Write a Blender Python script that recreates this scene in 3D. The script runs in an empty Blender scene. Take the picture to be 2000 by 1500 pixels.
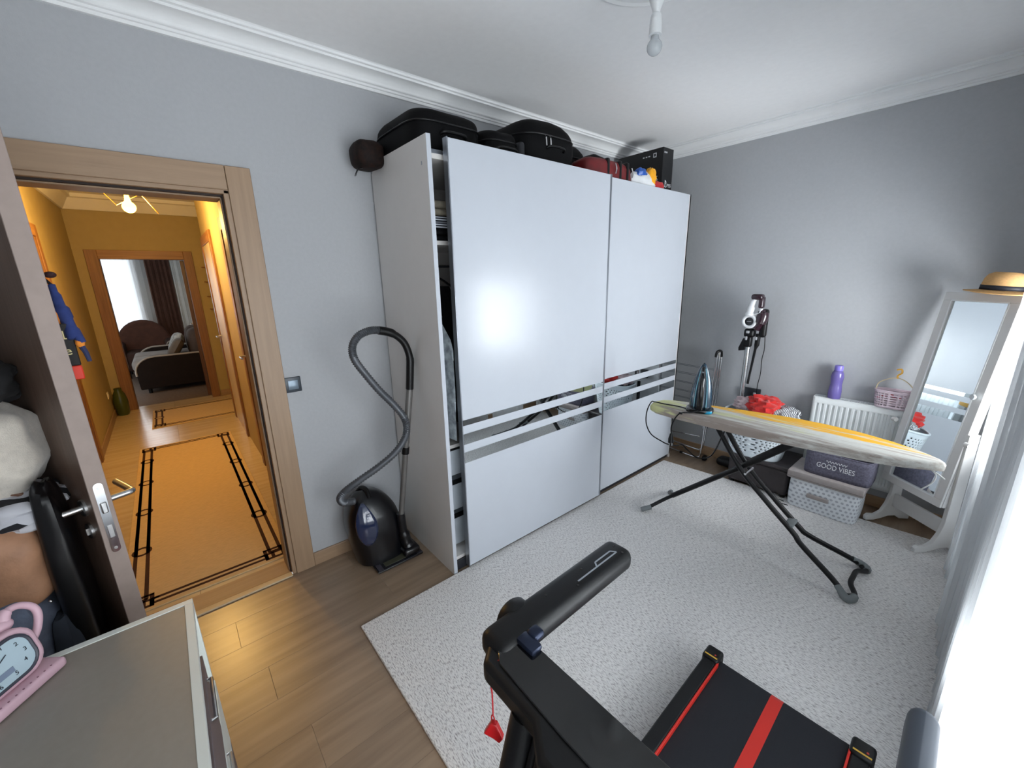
import bpy, bmesh, math, random
from mathutils import Vector, Matrix, noise
random.seed(7)
S = bpy.context.scene
COL = S.collection
PI = math.pi

# ------------------------------------------------------------------ camera
cam_d = bpy.data.cameras.new('camera'); cam = bpy.data.objects.new('camera', cam_d); COL.objects.link(cam)
cam_d.sensor_width = 36.0; cam_d.lens = 795.857 / 2000 * 36.0; cam_d.clip_start = 0.01; cam_d.clip_end = 100
CAMP = Vector((2.3779, -0.4168, 1.6388))
_ri = Vector((0.64481504, 0.76407371, -0.02012279)); _up = Vector((-0.18069963, 0.17797061, 0.96730249)); _fw = Vector((-0.74267167, 0.62009502, -0.25282596))
cam.matrix_world = Matrix(((_ri.x, _up.x, -_fw.x, CAMP.x), (_ri.y, _up.y, -_fw.y, CAMP.y), (_ri.z, _up.z, -_fw.z, CAMP.z), (0, 0, 0, 1)))
S.camera = cam

# ------------------------------------------------------------------ sky, daylight at the windows, exposure
W = bpy.data.worlds.new('sky'); S.world = W; W.use_nodes = True
_bg = W.node_tree.nodes['Background']; _bg.inputs[0].default_value = (0.82, 0.91, 1.0, 1); _bg.inputs[1].default_value = 1.6
def area(name, loc, direction, sx, sy, power, color):
    l = bpy.data.lights.new(name, 'AREA'); l.shape = 'RECTANGLE'; l.size = sx; l.size_y = sy; l.energy = power; l.color = color
    o = bpy.data.objects.new(name, l); COL.objects.link(o); o.location = loc
    o.rotation_euler = Vector(direction).to_track_quat('-Z', 'Z').to_euler()
    return o
area('window_daylight', (2.98, 0.14, 1.20), (-1, 0, .5), 1.80, 2.5, 160, (0.92, 0.965, 1.0))
area('narrow_window_daylight', (2.98, 2.55, 1.20), (-1, 0, .5), 0.86, 2.5, 255, (0.92, 0.965, 1.0))
area('living_room_daylight', (-9.1, -1.55, 1.25), (1, 0, 0), 1.9, 2.0, 85, (0.92, 0.96, 1.0))
S.view_settings.view_transform = 'Standard'; S.view_settings.look = 'None'
S.view_settings.exposure = 0.08; S.view_settings.gamma = 1.0; S.view_settings.use_curve_mapping = False
try:
    S.cycles.use_denoising = True; S.cycles.max_bounces = 8; S.cycles.diffuse_bounces = 5; S.cycles.glossy_bounces = 4
    S.cycles.transparent_max_bounces = 12; S.cycles.transmission_bounces = 6; S.cycles.sample_clamp_indirect = 6.0
    S.cycles.caustics_reflective = False; S.cycles.caustics_refractive = False
except Exception: pass

# ------------------------------------------------------------------ mesh builder
def rotz(a): return Matrix.Rotation(a, 4, 'Z')
class MB:
    def __init__(s): s.v = []; s.f = []
    def add(s, vs, fs, m=None):
        b = len(s.v)
        for p in vs:
            p = Vector(p); s.v.append(tuple(m @ p) if m else tuple(p))
        for f in fs: s.f.append(tuple(i + b for i in f))
        return s
    def box(s, x0, x1, y0, y1, z0, z1, m=None):
        return s.add([(x0,y0,z0),(x1,y0,z0),(x1,y1,z0),(x0,y1,z0),(x0,y0,z1),(x1,y0,z1),(x1,y1,z1),(x0,y1,z1)],
                     [(3,2,1,0),(4,5,6,7),(0,1,5,4),(1,2,6,5),(2,3,7,6),(3,0,4,7)], m)
    def rbox(s, c, size, r, seg=2, m=None):
        bm = bmesh.new(); bmesh.ops.create_cube(bm, size=1.0)
        bmesh.ops.scale(bm, vec=size, verts=bm.verts)
        bmesh.ops.bevel(bm, geom=list(bm.edges), offset=min(r, min(size) * .49), segments=seg, affect='EDGES', profile=0.5)
        bm.verts.ensure_lookup_table(); bm.verts.index_update()
        c = Vector(c); vs = [v.co + c for v in bm.verts]; fs = [tuple(v.index for v in f.verts) for f in bm.faces]
        bm.free(); return s.add(vs, fs, m)
    def tube(s, path, r, n=10, closed=False, caps=True, m=None, flat=None):
        P = [Vector(p) for p in path]; k = len(P)
        rs = r if isinstance(r, (list, tuple)) else [r] * k
        T = []
        for i in range(k):
            a = P[(i - 1) % k] if (closed or i > 0) else P[i]; b = P[(i + 1) % k] if (closed or i < k - 1) else P[i]
            T.append((b - a).normalized())
        ref = Vector((0, 0, 1)) if abs(T[0].z) < .9 else Vector((1, 0, 0))
        u = T[0].cross(ref).normalized(); vs = []; fs = []
        for i in range(k):
            if i:
                q = T[i - 1].rotation_difference(T[i]); u = q @ u; u = (u - T[i] * u.dot(T[i])).normalized()
            w = T[i].cross(u)
            for j in range(n):
                a = 2 * PI * j / n; fl = flat if flat else 1
                vs.append(P[i] + rs[i] * (math.cos(a) * u + fl * math.sin(a) * w))
        for i in range(k if closed else k - 1):
            i2 = (i + 1) % k
            for j in range(n):
                j2 = (j + 1) % n; fs.append((i * n + j, i * n + j2, i2 * n + j2, i2 * n + j))
        if caps and not closed:
            fs.append(tuple(range(n - 1, -1, -1))); fs.append(tuple((k - 1) * n + j for j in range(n)))
        return s.add(vs, fs, m)
    def cyl(s, a, b, r, n=16, r2=None, m=None):
        return s.tube([a, b], [r, r if r2 is None else r2], n, m=m)
    def lathe(s, prof, n=24, c=(0,0,0), m=None, sx=1, sy=1, cap0=True, cap1=True):
        c = Vector(c); vs = []; fs = []; k = len(prof)
        for (r, z) in prof:
            for j in range(n):
                a = 2 * PI * j / n; vs.append(c + Vector((r * sx * math.cos(a), r * sy * math.sin(a), z)))
        for i in range(k - 1):
            for j in range(n):
                j2 = (j + 1) % n; fs.append((i*n+j, i*n+j2, (i+1)*n+j2, (i+1)*n+j))
        if cap0: fs.append(tuple(range(n - 1, -1, -1)))
        if cap1: fs.append(tuple((k - 1) * n + j for j in range(n)))
        return s.add(vs, fs, m)
    def prism(s, pts, z0, z1, m=None):
        n = len(pts)
        vs = [(p[0], p[1], z0) for p in pts] + [(p[0], p[1], z1) for p in pts]
        fs = [tuple(range(n - 1, -1, -1)), tuple(range(n, 2 * n))] + [(i, (i+1) % n, n + (i+1) % n, n + i) for i in range(n)]
        return s.add(vs, fs, m)
    def ell(s, c, rad, nu=20, nv=12, e=1.0, amp=0, freq=6, m=None, seed=0):
        c = Vector(c); vs = []; fs = []
        def sg(t): return math.copysign(abs(t) ** e, t)
        for i in range(nv + 1):
            th = -PI / 2 + PI * i / nv
            for j in range(nu):
                ph = 2 * PI * j / nu
                d = Vector((sg(math.cos(th)) * sg(math.cos(ph)), sg(math.cos(th)) * sg(math.sin(ph)), sg(math.sin(th))))
                k = 1.0
                if amp: k += amp * noise.noise(Vector((d.x * freq * .3 + seed * 3.1, d.y * freq * .3 - seed, d.z * freq * .3))) * 2
                vs.append(c + Vector((d.x * rad[0] * k, d.y * rad[1] * k, d.z * rad[2] * k)))
        for i in range(nv):
            for j in range(nu):
                j2 = (j + 1) % nu; fs.append((i*nu+j, i*nu+j2, (i+1)*nu+j2, (i+1)*nu+j))
        return s.add(vs, fs, m)
    def surf(s, fn, nu, nv, closeu=False, m=None, skip=None):
        vs = []; fs = []
        cu = nu if closeu else nu + 1
        for i in range(nv + 1):
            for j in range(cu): vs.append(fn(j / nu, i / nv))
        for i in range(nv):
            for j in range(nu):
                if skip and skip(j, i): continue
                j2 = (j + 1) % cu if closeu else j + 1
                fs.append((i*cu+j, i*cu+j2, (i+1)*cu+j2, (i+1)*cu+j))
        return s.add(vs, fs, m)

TM = {}
def build(name, mb, mt, parent=None, local=False, smooth=True, bevel=0, solid=0, seg=2, ang=40, subd=0, lab=None):
    me = bpy.data.meshes.new(name); me.from_pydata(mb.v, [], mb.f); me.update()
    bm = bmesh.new(); bm.from_mesh(me); bmesh.ops.recalc_face_normals(bm, faces=bm.faces); bm.to_mesh(me); bm.free()
    if smooth:
        me.polygons.foreach_set('use_smooth', [True] * len(me.polygons))
        try: me.set_sharp_from_angle(angle=math.radians(ang))
        except Exception: pass
    o = bpy.data.objects.new(name, me); COL.objects.link(o)
    me.materials.append(mt)
    if solid:
        md = o.modifiers.new('thickness', 'SOLIDIFY'); md.thickness = solid; md.offset = 0
    if bevel:
        md = o.modifiers.new('edge', 'BEVEL'); md.width = bevel; md.segments = seg; md.limit_method = 'ANGLE'; md.angle_limit = math.radians(40)
        md.harden_normals = False
    if subd:
        md = o.modifiers.new('soft', 'SUBSURF'); md.levels = subd; md.render_levels = subd
    tm = Matrix.Identity(4)
    if parent:
        o.parent = parent; tm = TM[parent.name]
        if not local:
            o.matrix_parent_inverse = tm.inverted(); tm = Matrix.Identity(4)
    TM[o.name] = tm
    if lab: o['label'] = lab
    return o
def thing(name, label, cat, loc=(0,0,0), rz=0, group=None, kind=None):
    o = bpy.data.objects.new(name, None); COL.objects.link(o); o.location = loc; o.rotation_euler = (0, 0, rz)
    o.empty_display_size = .05
    TM[o.name] = Matrix.Translation(loc) @ rotz(rz)
    return tag(o, label, cat, group, kind)
def tag(o, label, cat=None, group=None, kind=None):
    o['label'] = label
    if cat: o['category'] = cat
    if group: o['group'] = group
    if kind: o['kind'] = kind
    return o
def struct(name, mb, mt, label, cat, **k):
    return tag(build(name, mb, mt, **k), label, cat, kind='structure')
def spline(pts, n=8, closed=False):
    P = [Vector(p) for p in pts]; out = []; k = len(P)
    for i in range(k if closed else k - 1):
        g = (lambda j: P[j % k]) if closed else (lambda j: P[max(0, min(k - 1, j))])
        p0, p1, p2, p3 = g(i - 1), g(i), g(i + 1), g(i + 2)
        for t in range(n):
            t /= n
            out.append(.5 * ((2 * p1) + (p2 - p0) * t + (2*p0 - 5*p1 + 4*p2 - p3) * t*t + (3*p1 - p0 - 3*p2 + p3) * t**3))
    if not closed: out.append(P[-1])
    return out
def text(name, body, size, mt, parent, mtx, depth=.0008, local=False, width=None):
    c = bpy.data.curves.new(name, 'FONT'); c.body = body; c.size = size; c.extrude = depth; c.align_x = 'CENTER'; c.align_y = 'CENTER'; c.resolution_u = 3
    t = bpy.data.objects.new(name + '_c', c); COL.objects.link(t)
    dg = bpy.context.evaluated_depsgraph_get(); me = bpy.data.meshes.new_from_object(t.evaluated_get(dg))
    vs = [v.co.copy() for v in me.vertices]; fs = [tuple(p.vertices) for p in me.polygons]
    bpy.data.objects.remove(t); bpy.data.curves.remove(c); bpy.data.meshes.remove(me)
    if width:
        w = max(v.x for v in vs) - min(v.x for v in vs); k = width / w
        for v in vs: v.x *= k
    mb = MB(); mb.add(vs, fs, mtx)
    return build(name, mb, mt, parent, local=local, smooth=False)
def frame(o, ex, ey):   # matrix whose local x, y follow ex, ey at o
    ex = Vector(ex).normalized(); ey = Vector(ey); ey = (ey - ex * ey.dot(ex)).normalized(); ez = ex.cross(ey)
    return Matrix(((ex.x, ey.x, ez.x, o[0]), (ex.y, ey.y, ez.y, o[1]), (ex.z, ey.z, ez.z, o[2]), (0,0,0,1)))

# ------------------------------------------------------------------ materials
def lin(c):
    return tuple((x/255/12.92 if x/255 <= .04045 else ((x/255 + .055)/1.055)**2.4) for x in c) + (1,)
MATS = {}
def mat(name, col, rough=.5, metal=0, var=.05, scale=12, stretch=(1,1,1), bump=0, bscale=None, spec=.5, coat=0, sheen=0, trans=0, emit=None, es=0, col2=None, alpha=1):
    if name in MATS: return MATS[name]
    m = bpy.data.materials.new(name); m.use_nodes = True; nt = m.node_tree; N = nt.nodes; L = nt.links
    b = N['Principled BSDF']; b.inputs['Roughness'].default_value = rough; b.inputs['Metallic'].default_value = metal
    b.inputs['Specular IOR Level'].default_value = spec; b.inputs['Coat Weight'].default_value = coat; b.inputs['Coat Roughness'].default_value = .06
    b.inputs['Sheen Weight'].default_value = sheen; b.inputs['Transmission Weight'].default_value = trans; b.inputs['Alpha'].default_value = alpha
    tc = N.new('ShaderNodeTexCoord'); mp = N.new('ShaderNodeMapping'); mp.inputs['Scale'].default_value = stretch
    L.new(tc.outputs['Object'], mp.inputs[0])
    nz = N.new('ShaderNodeTexNoise'); nz.inputs['Scale'].default_value = scale; nz.inputs['Detail'].default_value = 5; L.new(mp.outputs[0], nz.inputs['Vector'])
    rp = N.new('ShaderNodeValToRGB'); c = lin(col); 
    d = lin(col2) if col2 else tuple(max(0, x * (1 - var * 2)) for x in c[:3]) + (1,)
    e = c if col2 else tuple(min(1, x * (1 + var)) for x in c[:3]) + (1,)
    rp.color_ramp.elements[0].position = .3; rp.color_ramp.elements[0].color = d
    rp.color_ramp.elements[1].position = .7; rp.color_ramp.elements[1].color = e
    L.new(nz.outputs[0], rp.inputs[0]); L.new(rp.outputs[0], b.inputs['Base Color'])
    if bump:
        n2 = N.new('ShaderNodeTexNoise'); n2.inputs['Scale'].default_value = bscale or scale * 6; n2.inputs['Detail'].default_value = 3; L.new(mp.outputs[0], n2.inputs['Vector'])
        bp = N.new('ShaderNodeBump'); bp.inputs['Strength'].default_value = bump; bp.inputs['Distance'].default_value = .004
        L.new(n2.outputs[0], bp.inputs['Height']); L.new(bp.outputs[0], b.inputs['Normal'])
    if emit:
        b.inputs['Emission Color'].default_value = lin(emit); b.inputs['Emission Strength'].default_value = es
    MATS[name] = m; return m
def nodes(m): return m.node_tree.nodes, m.node_tree.links, m.node_tree.nodes['Principled BSDF']
def wood(name, a, b2, axis='z', scale=3, rough=.45, ringy=14, bump=.15):
    st = {'x': (.6, ringy, ringy), 'y': (ringy, .6, ringy), 'z': (ringy, ringy, .6)}[axis]
    return mat(name, a, rough, col2=b2, scale=scale, stretch=st, bump=bump, bscale=scale * 3)

m_wall = mat('grey_wall_paint', (173,175,178), .75, var=.015, scale=60, bump=.12, bscale=220)
m_ceil = mat('white_ceiling_paint', (240,240,240), .8, var=.01, scale=30)
m_corn = mat('cornice_plaster', (236,237,237), .6, var=.01)
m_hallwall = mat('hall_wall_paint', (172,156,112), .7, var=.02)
m_cas = wood('casing_wood', (164,137,110), (152,126,101), 'z', 4)
m_cash = wood('casing_wood_level', (164,137,110), (152,126,101), 'y', 4)
m_leaf = wood('door_leaf_wood', (116,92,78), (100,78,66), 'z', 4)
m_leafedge = mat('door_edge', (146,130,122), .6, var=.04, scale=30)
m_plank = None
m_steel = mat('brushed_steel', (190,190,190), .28, 1, var=.05, scale=80, stretch=(1,1,8))
m_chrome = mat('chrome', (215,216,218), .12, 1, var=.01)
m_black = mat('black_plastic', (6,6,8), .4, var=.1, spec=.35)
m_blackg = mat('black_gloss', (4,4,5), .08, var=.05, coat=.6)
m_blackf = mat('black_fabric', (12,12,15), .85, var=.25, scale=40, bump=.3, spec=.2)
m_white = mat('white_plastic', (232,234,235), .4, var=.01)
m_wgloss = mat('white_gloss_board', (190,195,203), .22, var=.006, coat=0)
m_wboard = mat('white_board', (214,211,208), .32, var=.01)
m_mirror = mat('mirror_glass', (222,228,230), .015, 1, var=0)
m_dkmirror = mat('smoked_mirror', (150,154,160), .03, 1, var=0)
m_alu = mat('aluminium_profile', (165,170,178), .3, .9, var=.02)
# ------------------------------------------------------------------ special materials
def plank_mat(name, a, b2, axis='y', rough=.32):
    m = mat(name, a, rough, col2=b2, scale=2.2, stretch=(10, .8, 10) if axis == 'y' else (.8, 10, 10), bump=.05, bscale=18)
    N, L, b = nodes(m)
    oi = N.new('ShaderNodeObjectInfo'); hs = N.new('ShaderNodeHueSaturation'); mr = N.new('ShaderNodeMapRange')
    mr.inputs['To Min'].default_value = .93; mr.inputs['To Max'].default_value = 1.05
    L.new(oi.outputs['Random'], mr.inputs['Value']); L.new(mr.outputs[0], hs.inputs['Value'])
    src = b.inputs['Base Color'].links[0].from_socket; L.new(src, hs.inputs['Color']); L.new(hs.outputs[0], b.inputs['Base Color'])
    mp = [n for n in N if n.type == 'MAPPING'][0]; cb = N.new('ShaderNodeCombineXYZ'); mu = N.new('ShaderNodeMath'); mu.operation = 'MULTIPLY'; mu.inputs[1].default_value = 37
    L.new(oi.outputs['Random'], mu.inputs[0]); L.new(mu.outputs[0], cb.inputs[0]); L.new(mu.outputs[0], cb.inputs[1]); L.new(cb.outputs[0], mp.inputs['Location'])
    return m
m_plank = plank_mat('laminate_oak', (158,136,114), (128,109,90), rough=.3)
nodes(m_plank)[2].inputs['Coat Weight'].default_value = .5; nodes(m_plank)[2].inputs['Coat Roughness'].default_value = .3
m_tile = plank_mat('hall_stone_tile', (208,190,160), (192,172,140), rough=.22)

def rug_mat():
    m = mat('cream_rug_pile', (232,230,228), .95, var=.03, scale=140, bump=.8, bscale=260)
    N, L, b = nodes(m)
    tc = [n for n in N if n.type == 'TEX_COORD'][0]; mp = N.new('ShaderNodeMapping'); mp.inputs['Scale'].default_value = (38, 150, 1); mp.inputs['Rotation'].default_value = (0, 0, .12)
    L.new(tc.outputs['Object'], mp.inputs[0]); nz = N.new('ShaderNodeTexNoise'); nz.inputs['Scale'].default_value = 1.6; nz.inputs['Detail'].default_value = 3; L.new(mp.outputs[0], nz.inputs['Vector'])
    rp = N.new('ShaderNodeValToRGB'); rp.color_ramp.elements[0].position = .48; rp.color_ramp.elements[0].color = (0,0,0,1); rp.color_ramp.elements[1].position = .72; rp.color_ramp.elements[1].color = (1,1,1,1)
    L.new(nz.outputs[0], rp.inputs[0]); mx = N.new('ShaderNodeMix'); mx.data_type = 'RGBA'; mx.inputs[7].default_value = lin((146,139,140))
    src = b.inputs['Base Color'].links[0].from_socket; L.new(rp.outputs[0], mx.inputs[0]); L.new(src, mx.inputs[6]); L.new(mx.outputs[2], b.inputs['Base Color'])
    return m
m_rug = rug_mat()

def sheer_mat(name, tr=.3, col=(238,241,243)):
    m = bpy.data.materials.new(name); m.use_nodes = True; N = m.node_tree.nodes; L = m.node_tree.links
    N.remove(N['Principled BSDF']); out = N['Material Output']
    t = N.new('ShaderNodeBsdfTransparent'); d = N.new('ShaderNodeBsdfDiffuse'); l = N.new('ShaderNodeBsdfTranslucent')
    tc = N.new('ShaderNodeTexCoord'); nz = N.new('ShaderNodeTexNoise'); nz.inputs['Scale'].default_value = 300; L.new(tc.outputs['Object'], nz.inputs['Vector'])
    rp = N.new('ShaderNodeValToRGB'); c = lin(col); rp.color_ramp.elements[0].color = tuple(x * .93 for x in c[:3]) + (1,); rp.color_ramp.elements[1].color = c; L.new(nz.outputs[0], rp.inputs[0])
    L.new(rp.outputs[0], d.inputs[0]); L.new(rp.outputs[0], l.inputs[0])
    a = N.new('ShaderNodeMixShader'); a.inputs[0].default_value = .5; L.new(d.outputs[0], a.inputs[1]); L.new(l.outputs[0], a.inputs[2])
    b = N.new('ShaderNodeMixShader'); b.inputs[0].default_value = tr; L.new(a.outputs[0], b.inputs[1]); L.new(t.outputs[0], b.inputs[2]); L.new(b.outputs[0], out.inputs[0])
    MATS[name] = m; return m
m_sheer = sheer_mat('sheer_curtain', .34)
m_sheer2 = sheer_mat('living_sheer', .3, (225,228,230))
def pane_mat():
    m = bpy.data.materials.new('window_pane'); m.use_nodes = True; N = m.node_tree.nodes; L = m.node_tree.links
    N.remove(N['Principled BSDF']); out = N['Material Output']; t = N.new('ShaderNodeBsdfTransparent'); g = N.new('ShaderNodeBsdfGlossy'); g.inputs['Roughness'].default_value = .02
    fr = N.new('ShaderNodeFresnel'); mx = N.new('ShaderNodeMixShader'); L.new(fr.outputs[0], mx.inputs[0]); L.new(t.outputs[0], mx.inputs[1]); L.new(g.outputs[0], mx.inputs[2]); L.new(mx.outputs[0], out.inputs[0])
    return m
m_pane = pane_mat()

# ------------------------------------------------------------------ room shell
XR = 2.64; YF = 3.224; YB = -1.10; ZC = 2.702
w = MB(); w.box(-.15, 0, YB, -.965, 0, ZC); w.box(-.15, 0, -.965, -.09, 2.06, ZC); w.box(-.15, 0, -.09, YF + .1, 0, ZC)
struct('wall_left', w, m_wall, 'grey painted wall with the open doorway and the wardrobe', 'wall', smooth=False)
w = MB(); w.box(0, XR + .12, YF, YF + .1, 0, ZC); struct('wall_far', w, m_wall, 'grey painted wall behind the radiator and ironing board', 'wall', smooth=False)
w = MB(); w.box(0, XR + .12, YB - .1, YB, 0, ZC); struct('wall_back', w, m_wall, 'grey painted wall behind the dresser', 'wall', smooth=False)
WIN = [(-.80, 1.08), (2.13, 2.98)]; WZ0, WZ1 = .02, 2.58
w = MB(); ys = [YB, WIN[0][0], WIN[0][1], WIN[1][0], WIN[1][1], YF]
for i in (0, 2, 4): w.box(XR, XR + .12, ys[i], ys[i+1], 0, ZC)
for a, b in WIN: w.box(XR, XR + .12, a, b, 0, WZ0); w.box(XR, XR + .12, a, b, WZ1, ZC)
struct('wall_right', w, m_wall, 'grey window wall hidden behind the sheer curtains', 'wall', smooth=False)
for k, (a, b) in enumerate(WIN):
    f = MB()
    f.box(XR + .03, XR + .09, a, a + .05, WZ0, WZ1); f.box(XR + .03, XR + .09, b - .05, b, WZ0, WZ1); f.box(XR + .03, XR + .09, a + .05, b - .05, WZ0, WZ0 + .05); f.box(XR + .03, XR + .09, a + .05, b - .05, WZ1 - .05, WZ1)
    if k == 0: f.box(XR + .035, XR + .085, (a+b)/2 - .03, (a+b)/2 + .03, WZ0 + .05, WZ1 - .05)
    o = struct('window_%d' % (k + 1), f, m_white, ['wide white framed window behind the near sheer curtain', 'narrow white framed window beside the cheval mirror'][k], 'window', smooth=False)
    pans = [(a + .05, (a+b)/2 - .03), ((a+b)/2 + .03, b - .05)] if k == 0 else [(a + .05, b - .05)]
    for (c, d) in pans:
        p = MB(); p.box(XR + .055, XR + .06, c, d, WZ0 + .05, WZ1 - .05); build('pane', p, m_pane, o, smooth=False)
w = MB(); w.box(-.15, XR + .12, YB - .1, YF + .1, ZC, ZC + .08)
struct('ceiling', w, m_ceil, 'white ceiling of the grey room', 'ceiling', smooth=False)
# floor with planks
w = MB(); w.box(0, XR, YB, YF, -.05, -.004)
fl = struct('floor', w, mat('subfloor', (60,50,42), .8), 'brown oak laminate plank floor', 'floor', smooth=False)
PW, PL = .192, 1.28
pm = None
for i in range(int(XR / PW) + 1):
    y = YB - (i * .47 % 1) * PL
    while y < YF:
        y0, y1 = max(y, YB), min(y + PL, YF); x0, x1 = i * PW, min((i + 1) * PW, XR)
        if y1 - y0 > .03 and x1 - x0 > .03:
            q = MB(); g = .0003; hx, hy = (x1 - x0) / 2 - g, (y1 - y0) / 2 - g
            q.add([(-hx,-hy,-.006),(hx,-hy,-.006),(hx,hy,-.006),(-hx,hy,-.006),(-hx,-hy,-.0003),(hx,-hy,-.0003),(hx,hy,-.0003),(-hx,hy,-.0003),
                   (-hx+.0006,-hy+.0006,0),(hx-.0006,-hy+.0006,0),(hx-.0006,hy-.0006,0),(-hx+.0006,hy-.0006,0)],
                  [(0,1,5,4),(1,2,6,5),(2,3,7,6),(3,0,4,7),(4,5,9,8),(5,6,10,9),(6,7,11,10),(7,4,8,11),(8,9,10,11)])
            full = abs(y1 - y0 - PL) < 1e-6 and abs(x1 - x0 - PW) < 1e-6
            if full and pm: o = bpy.data.objects.new('plank', pm); COL.objects.link(o)
            else:
                o = build('plank', q, m_plank, smooth=False)
                if full: pm = o.data
            o.parent = fl; o.location = ((x0 + x1) / 2, (y0 + y1) / 2, 0)
        y += PL
# cornice
def cornice(name, lab, A, B, nrm, z=ZC):
    A, B, nrm = Vector(A), Vector(B), Vector(nrm)
    pr = [(0,-.092),(.014,-.092),(.016,-.080),(.024,-.078),(.024,-.068),(.033,-.066)]
    for i in range(7):
        t = i / 6 * PI / 2; pr.append((.036 + .052 * (1 - math.cos(t)), -.062 + .036 * math.sin(t)))
    pr += [(.094,-.026),(.094,-.016),(.106,-.014),(.106,-.004),(.114,0),(0,0)]
    mb = MB(); vs = []
    for P in (A, B):
        for d, dz in pr: vs.append(P + nrm * d + Vector((0,0,z + dz)))
    n = len(pr); mb.add(vs, [(i, (i+1) % n, n + (i+1) % n, n + i) for i in range(n)] + [tuple(range(n)), tuple(range(2*n-1, n-1, -1))])
    return struct(name, mb, m_corn, lab, 'cornice', smooth=True, ang=20)
cornice('trim_1', 'stepped white cornice above the doorway and wardrobe', (0, YB, 0), (0, YF, 0), (1,0,0))
cornice('trim_2', 'white cornice along the wall with the radiator', (0, YF, 0), (XR, YF, 0), (0,-1,0))
cornice('trim_3', 'white cornice above the window curtains', (XR, YB, 0), (XR, YF, 0), (-1,0,0))
def board(name, lab, x0, x1, y0, y1, h, mt=None, chf=.004):
    b = MB(); b.box(x0, x1, y0, y1, 0, h); return struct(name, b, mt or m_cash, lab, 'baseboard', bevel=chf)
board('baseboard_left', 'brown wooden baseboard beside the doorway', 0, .014, .002, .58, .082)
board('baseboard_far', 'brown wooden baseboard below the radiator', 0, XR, YF - .014, YF, .082, wood('casing_wood_x', (176,146,114), (164,134,104), 'x', 4))
board('baseboard_back', 'brown wooden baseboard behind the dresser', 0, XR, YB, YB + .014, .082, MATS['casing_wood_x'])
board('baseboard_right', 'brown wooden baseboard under the curtains', XR - .014, XR, YB, YF, .082)
# door casing
tr = thing('trim_4', 'greyish brown wooden casing around the open doorway', 'door casing', (0, -.53, 0), kind='structure')
def part(name, mt, par, *boxes, bevel=.003, **k):
    b = MB()
    for q in boxes: b.box(*q)
    return build(name, b, mt, par, bevel=bevel, **k)
part('casing_stile', m_cas, tr, (0, .016, -.097, .002, 0, 2.151))
part('casing_stile', m_cas, tr, (0, .016, -1.055, -.956, 0, 2.151))
part('casing_head', m_cash, tr, (0, .016, -.955, -.0985, 2.049, 2.151))
part('jamb', m_cas, tr, (-.16, .006, -.118, -.095, 0, 2.049), (-.16, -.040, -.130, -.118, 0, 2.03))
part('jamb', m_cas, tr, (-.16, .006, -.958, -.935, 0, 2.049), (-.16, -.040, -.935, -.923, 0, 2.03))
part('jamb_head', m_cash, tr, (-.16, .006, -.958, -.095, 2.032, 2.056), (-.16, -.04, -.935, -.118, 2.018, 2.032))
m_seal = mat('dark_rubber_seal', (44,33,28), .7)
part('seal', m_seal, tr, (-.038, -.022, -.124, -.117, 0, 2.03), (-.038, -.022, -.936, -.929, 0, 2.03), (-.038, -.022, -.93, -.124, 2.024, 2.033), bevel=.001)
part('strike_plate', m_steel, tr, (-.018, .002, -.1185, -.1165, .93, 1.12), bevel=.0005)
part('threshold', wood('threshold_wood', (206,186,152), (190,168,134), 'y', 4), tr, (-.016, .024, -.93, -.12, 0, .010), bevel=.004)
part('sill_board', m_cash, tr, (-.16, -.016, -.93, -.12, -.002, .003), bevel=.001)

# door leaf (opened into the room)
HX, HY = .012, -.932; EX, EY = .812, -.630
la = math.atan2(EY - HY, EX - HX); LL = math.hypot(EX - HX, EY - HY)
dr = thing('door_1', 'brown wooden door leaf standing open with steel handle', 'door', (HX, HY, 0), la, kind='structure')
# local: x along leaf, y>0 hall side (right in view), leaf occupies y -0.042..0
b = MB(); b.box(0, LL - .004, -.042, 0, .006, 2.035); build('leaf', b, m_leaf, dr, local=True, bevel=.001)
b = MB(); b.box(LL - .0045, LL, -.042, 0, .006, 2.035); build('edge_band', b, m_leafedge, dr, local=True, bevel=.0015)
pl = MB(); pts = [(-.0105 * math.cos(a), .1 + .0105 * math.sin(a)) for a in [i * PI / 8 for i in range(9)]] + [(-.0105 * math.cos(a + PI), -.1 + .0105 * math.sin(a + PI)) for a in [i * PI / 8 for i in range(9)]]
lm = frame((LL, -.021, .99), (0,1,0), (0,0,1))
pl.prism(pts, 0, .0018, lm); lk = build('lock_plate', pl, m_chrome, dr, local=True)
q = MB(); q.box(-.007, .007, .018, .052, -.002, .008, lm); build('latch', q, m_steel, lk, local=True, bevel=.003)
q = MB(); q.box(-.006, .006, -.062, -.022, -.002, .0035, lm); build('bolt', q, m_steel, lk, local=True, bevel=.001)
for zz in (.095, -.097):
    q = MB(); q.cyl((0, zz, 0), (0, zz, .003), .0042, 12, m=lm); build('screw', q, m_steel, lk, local=True)
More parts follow.
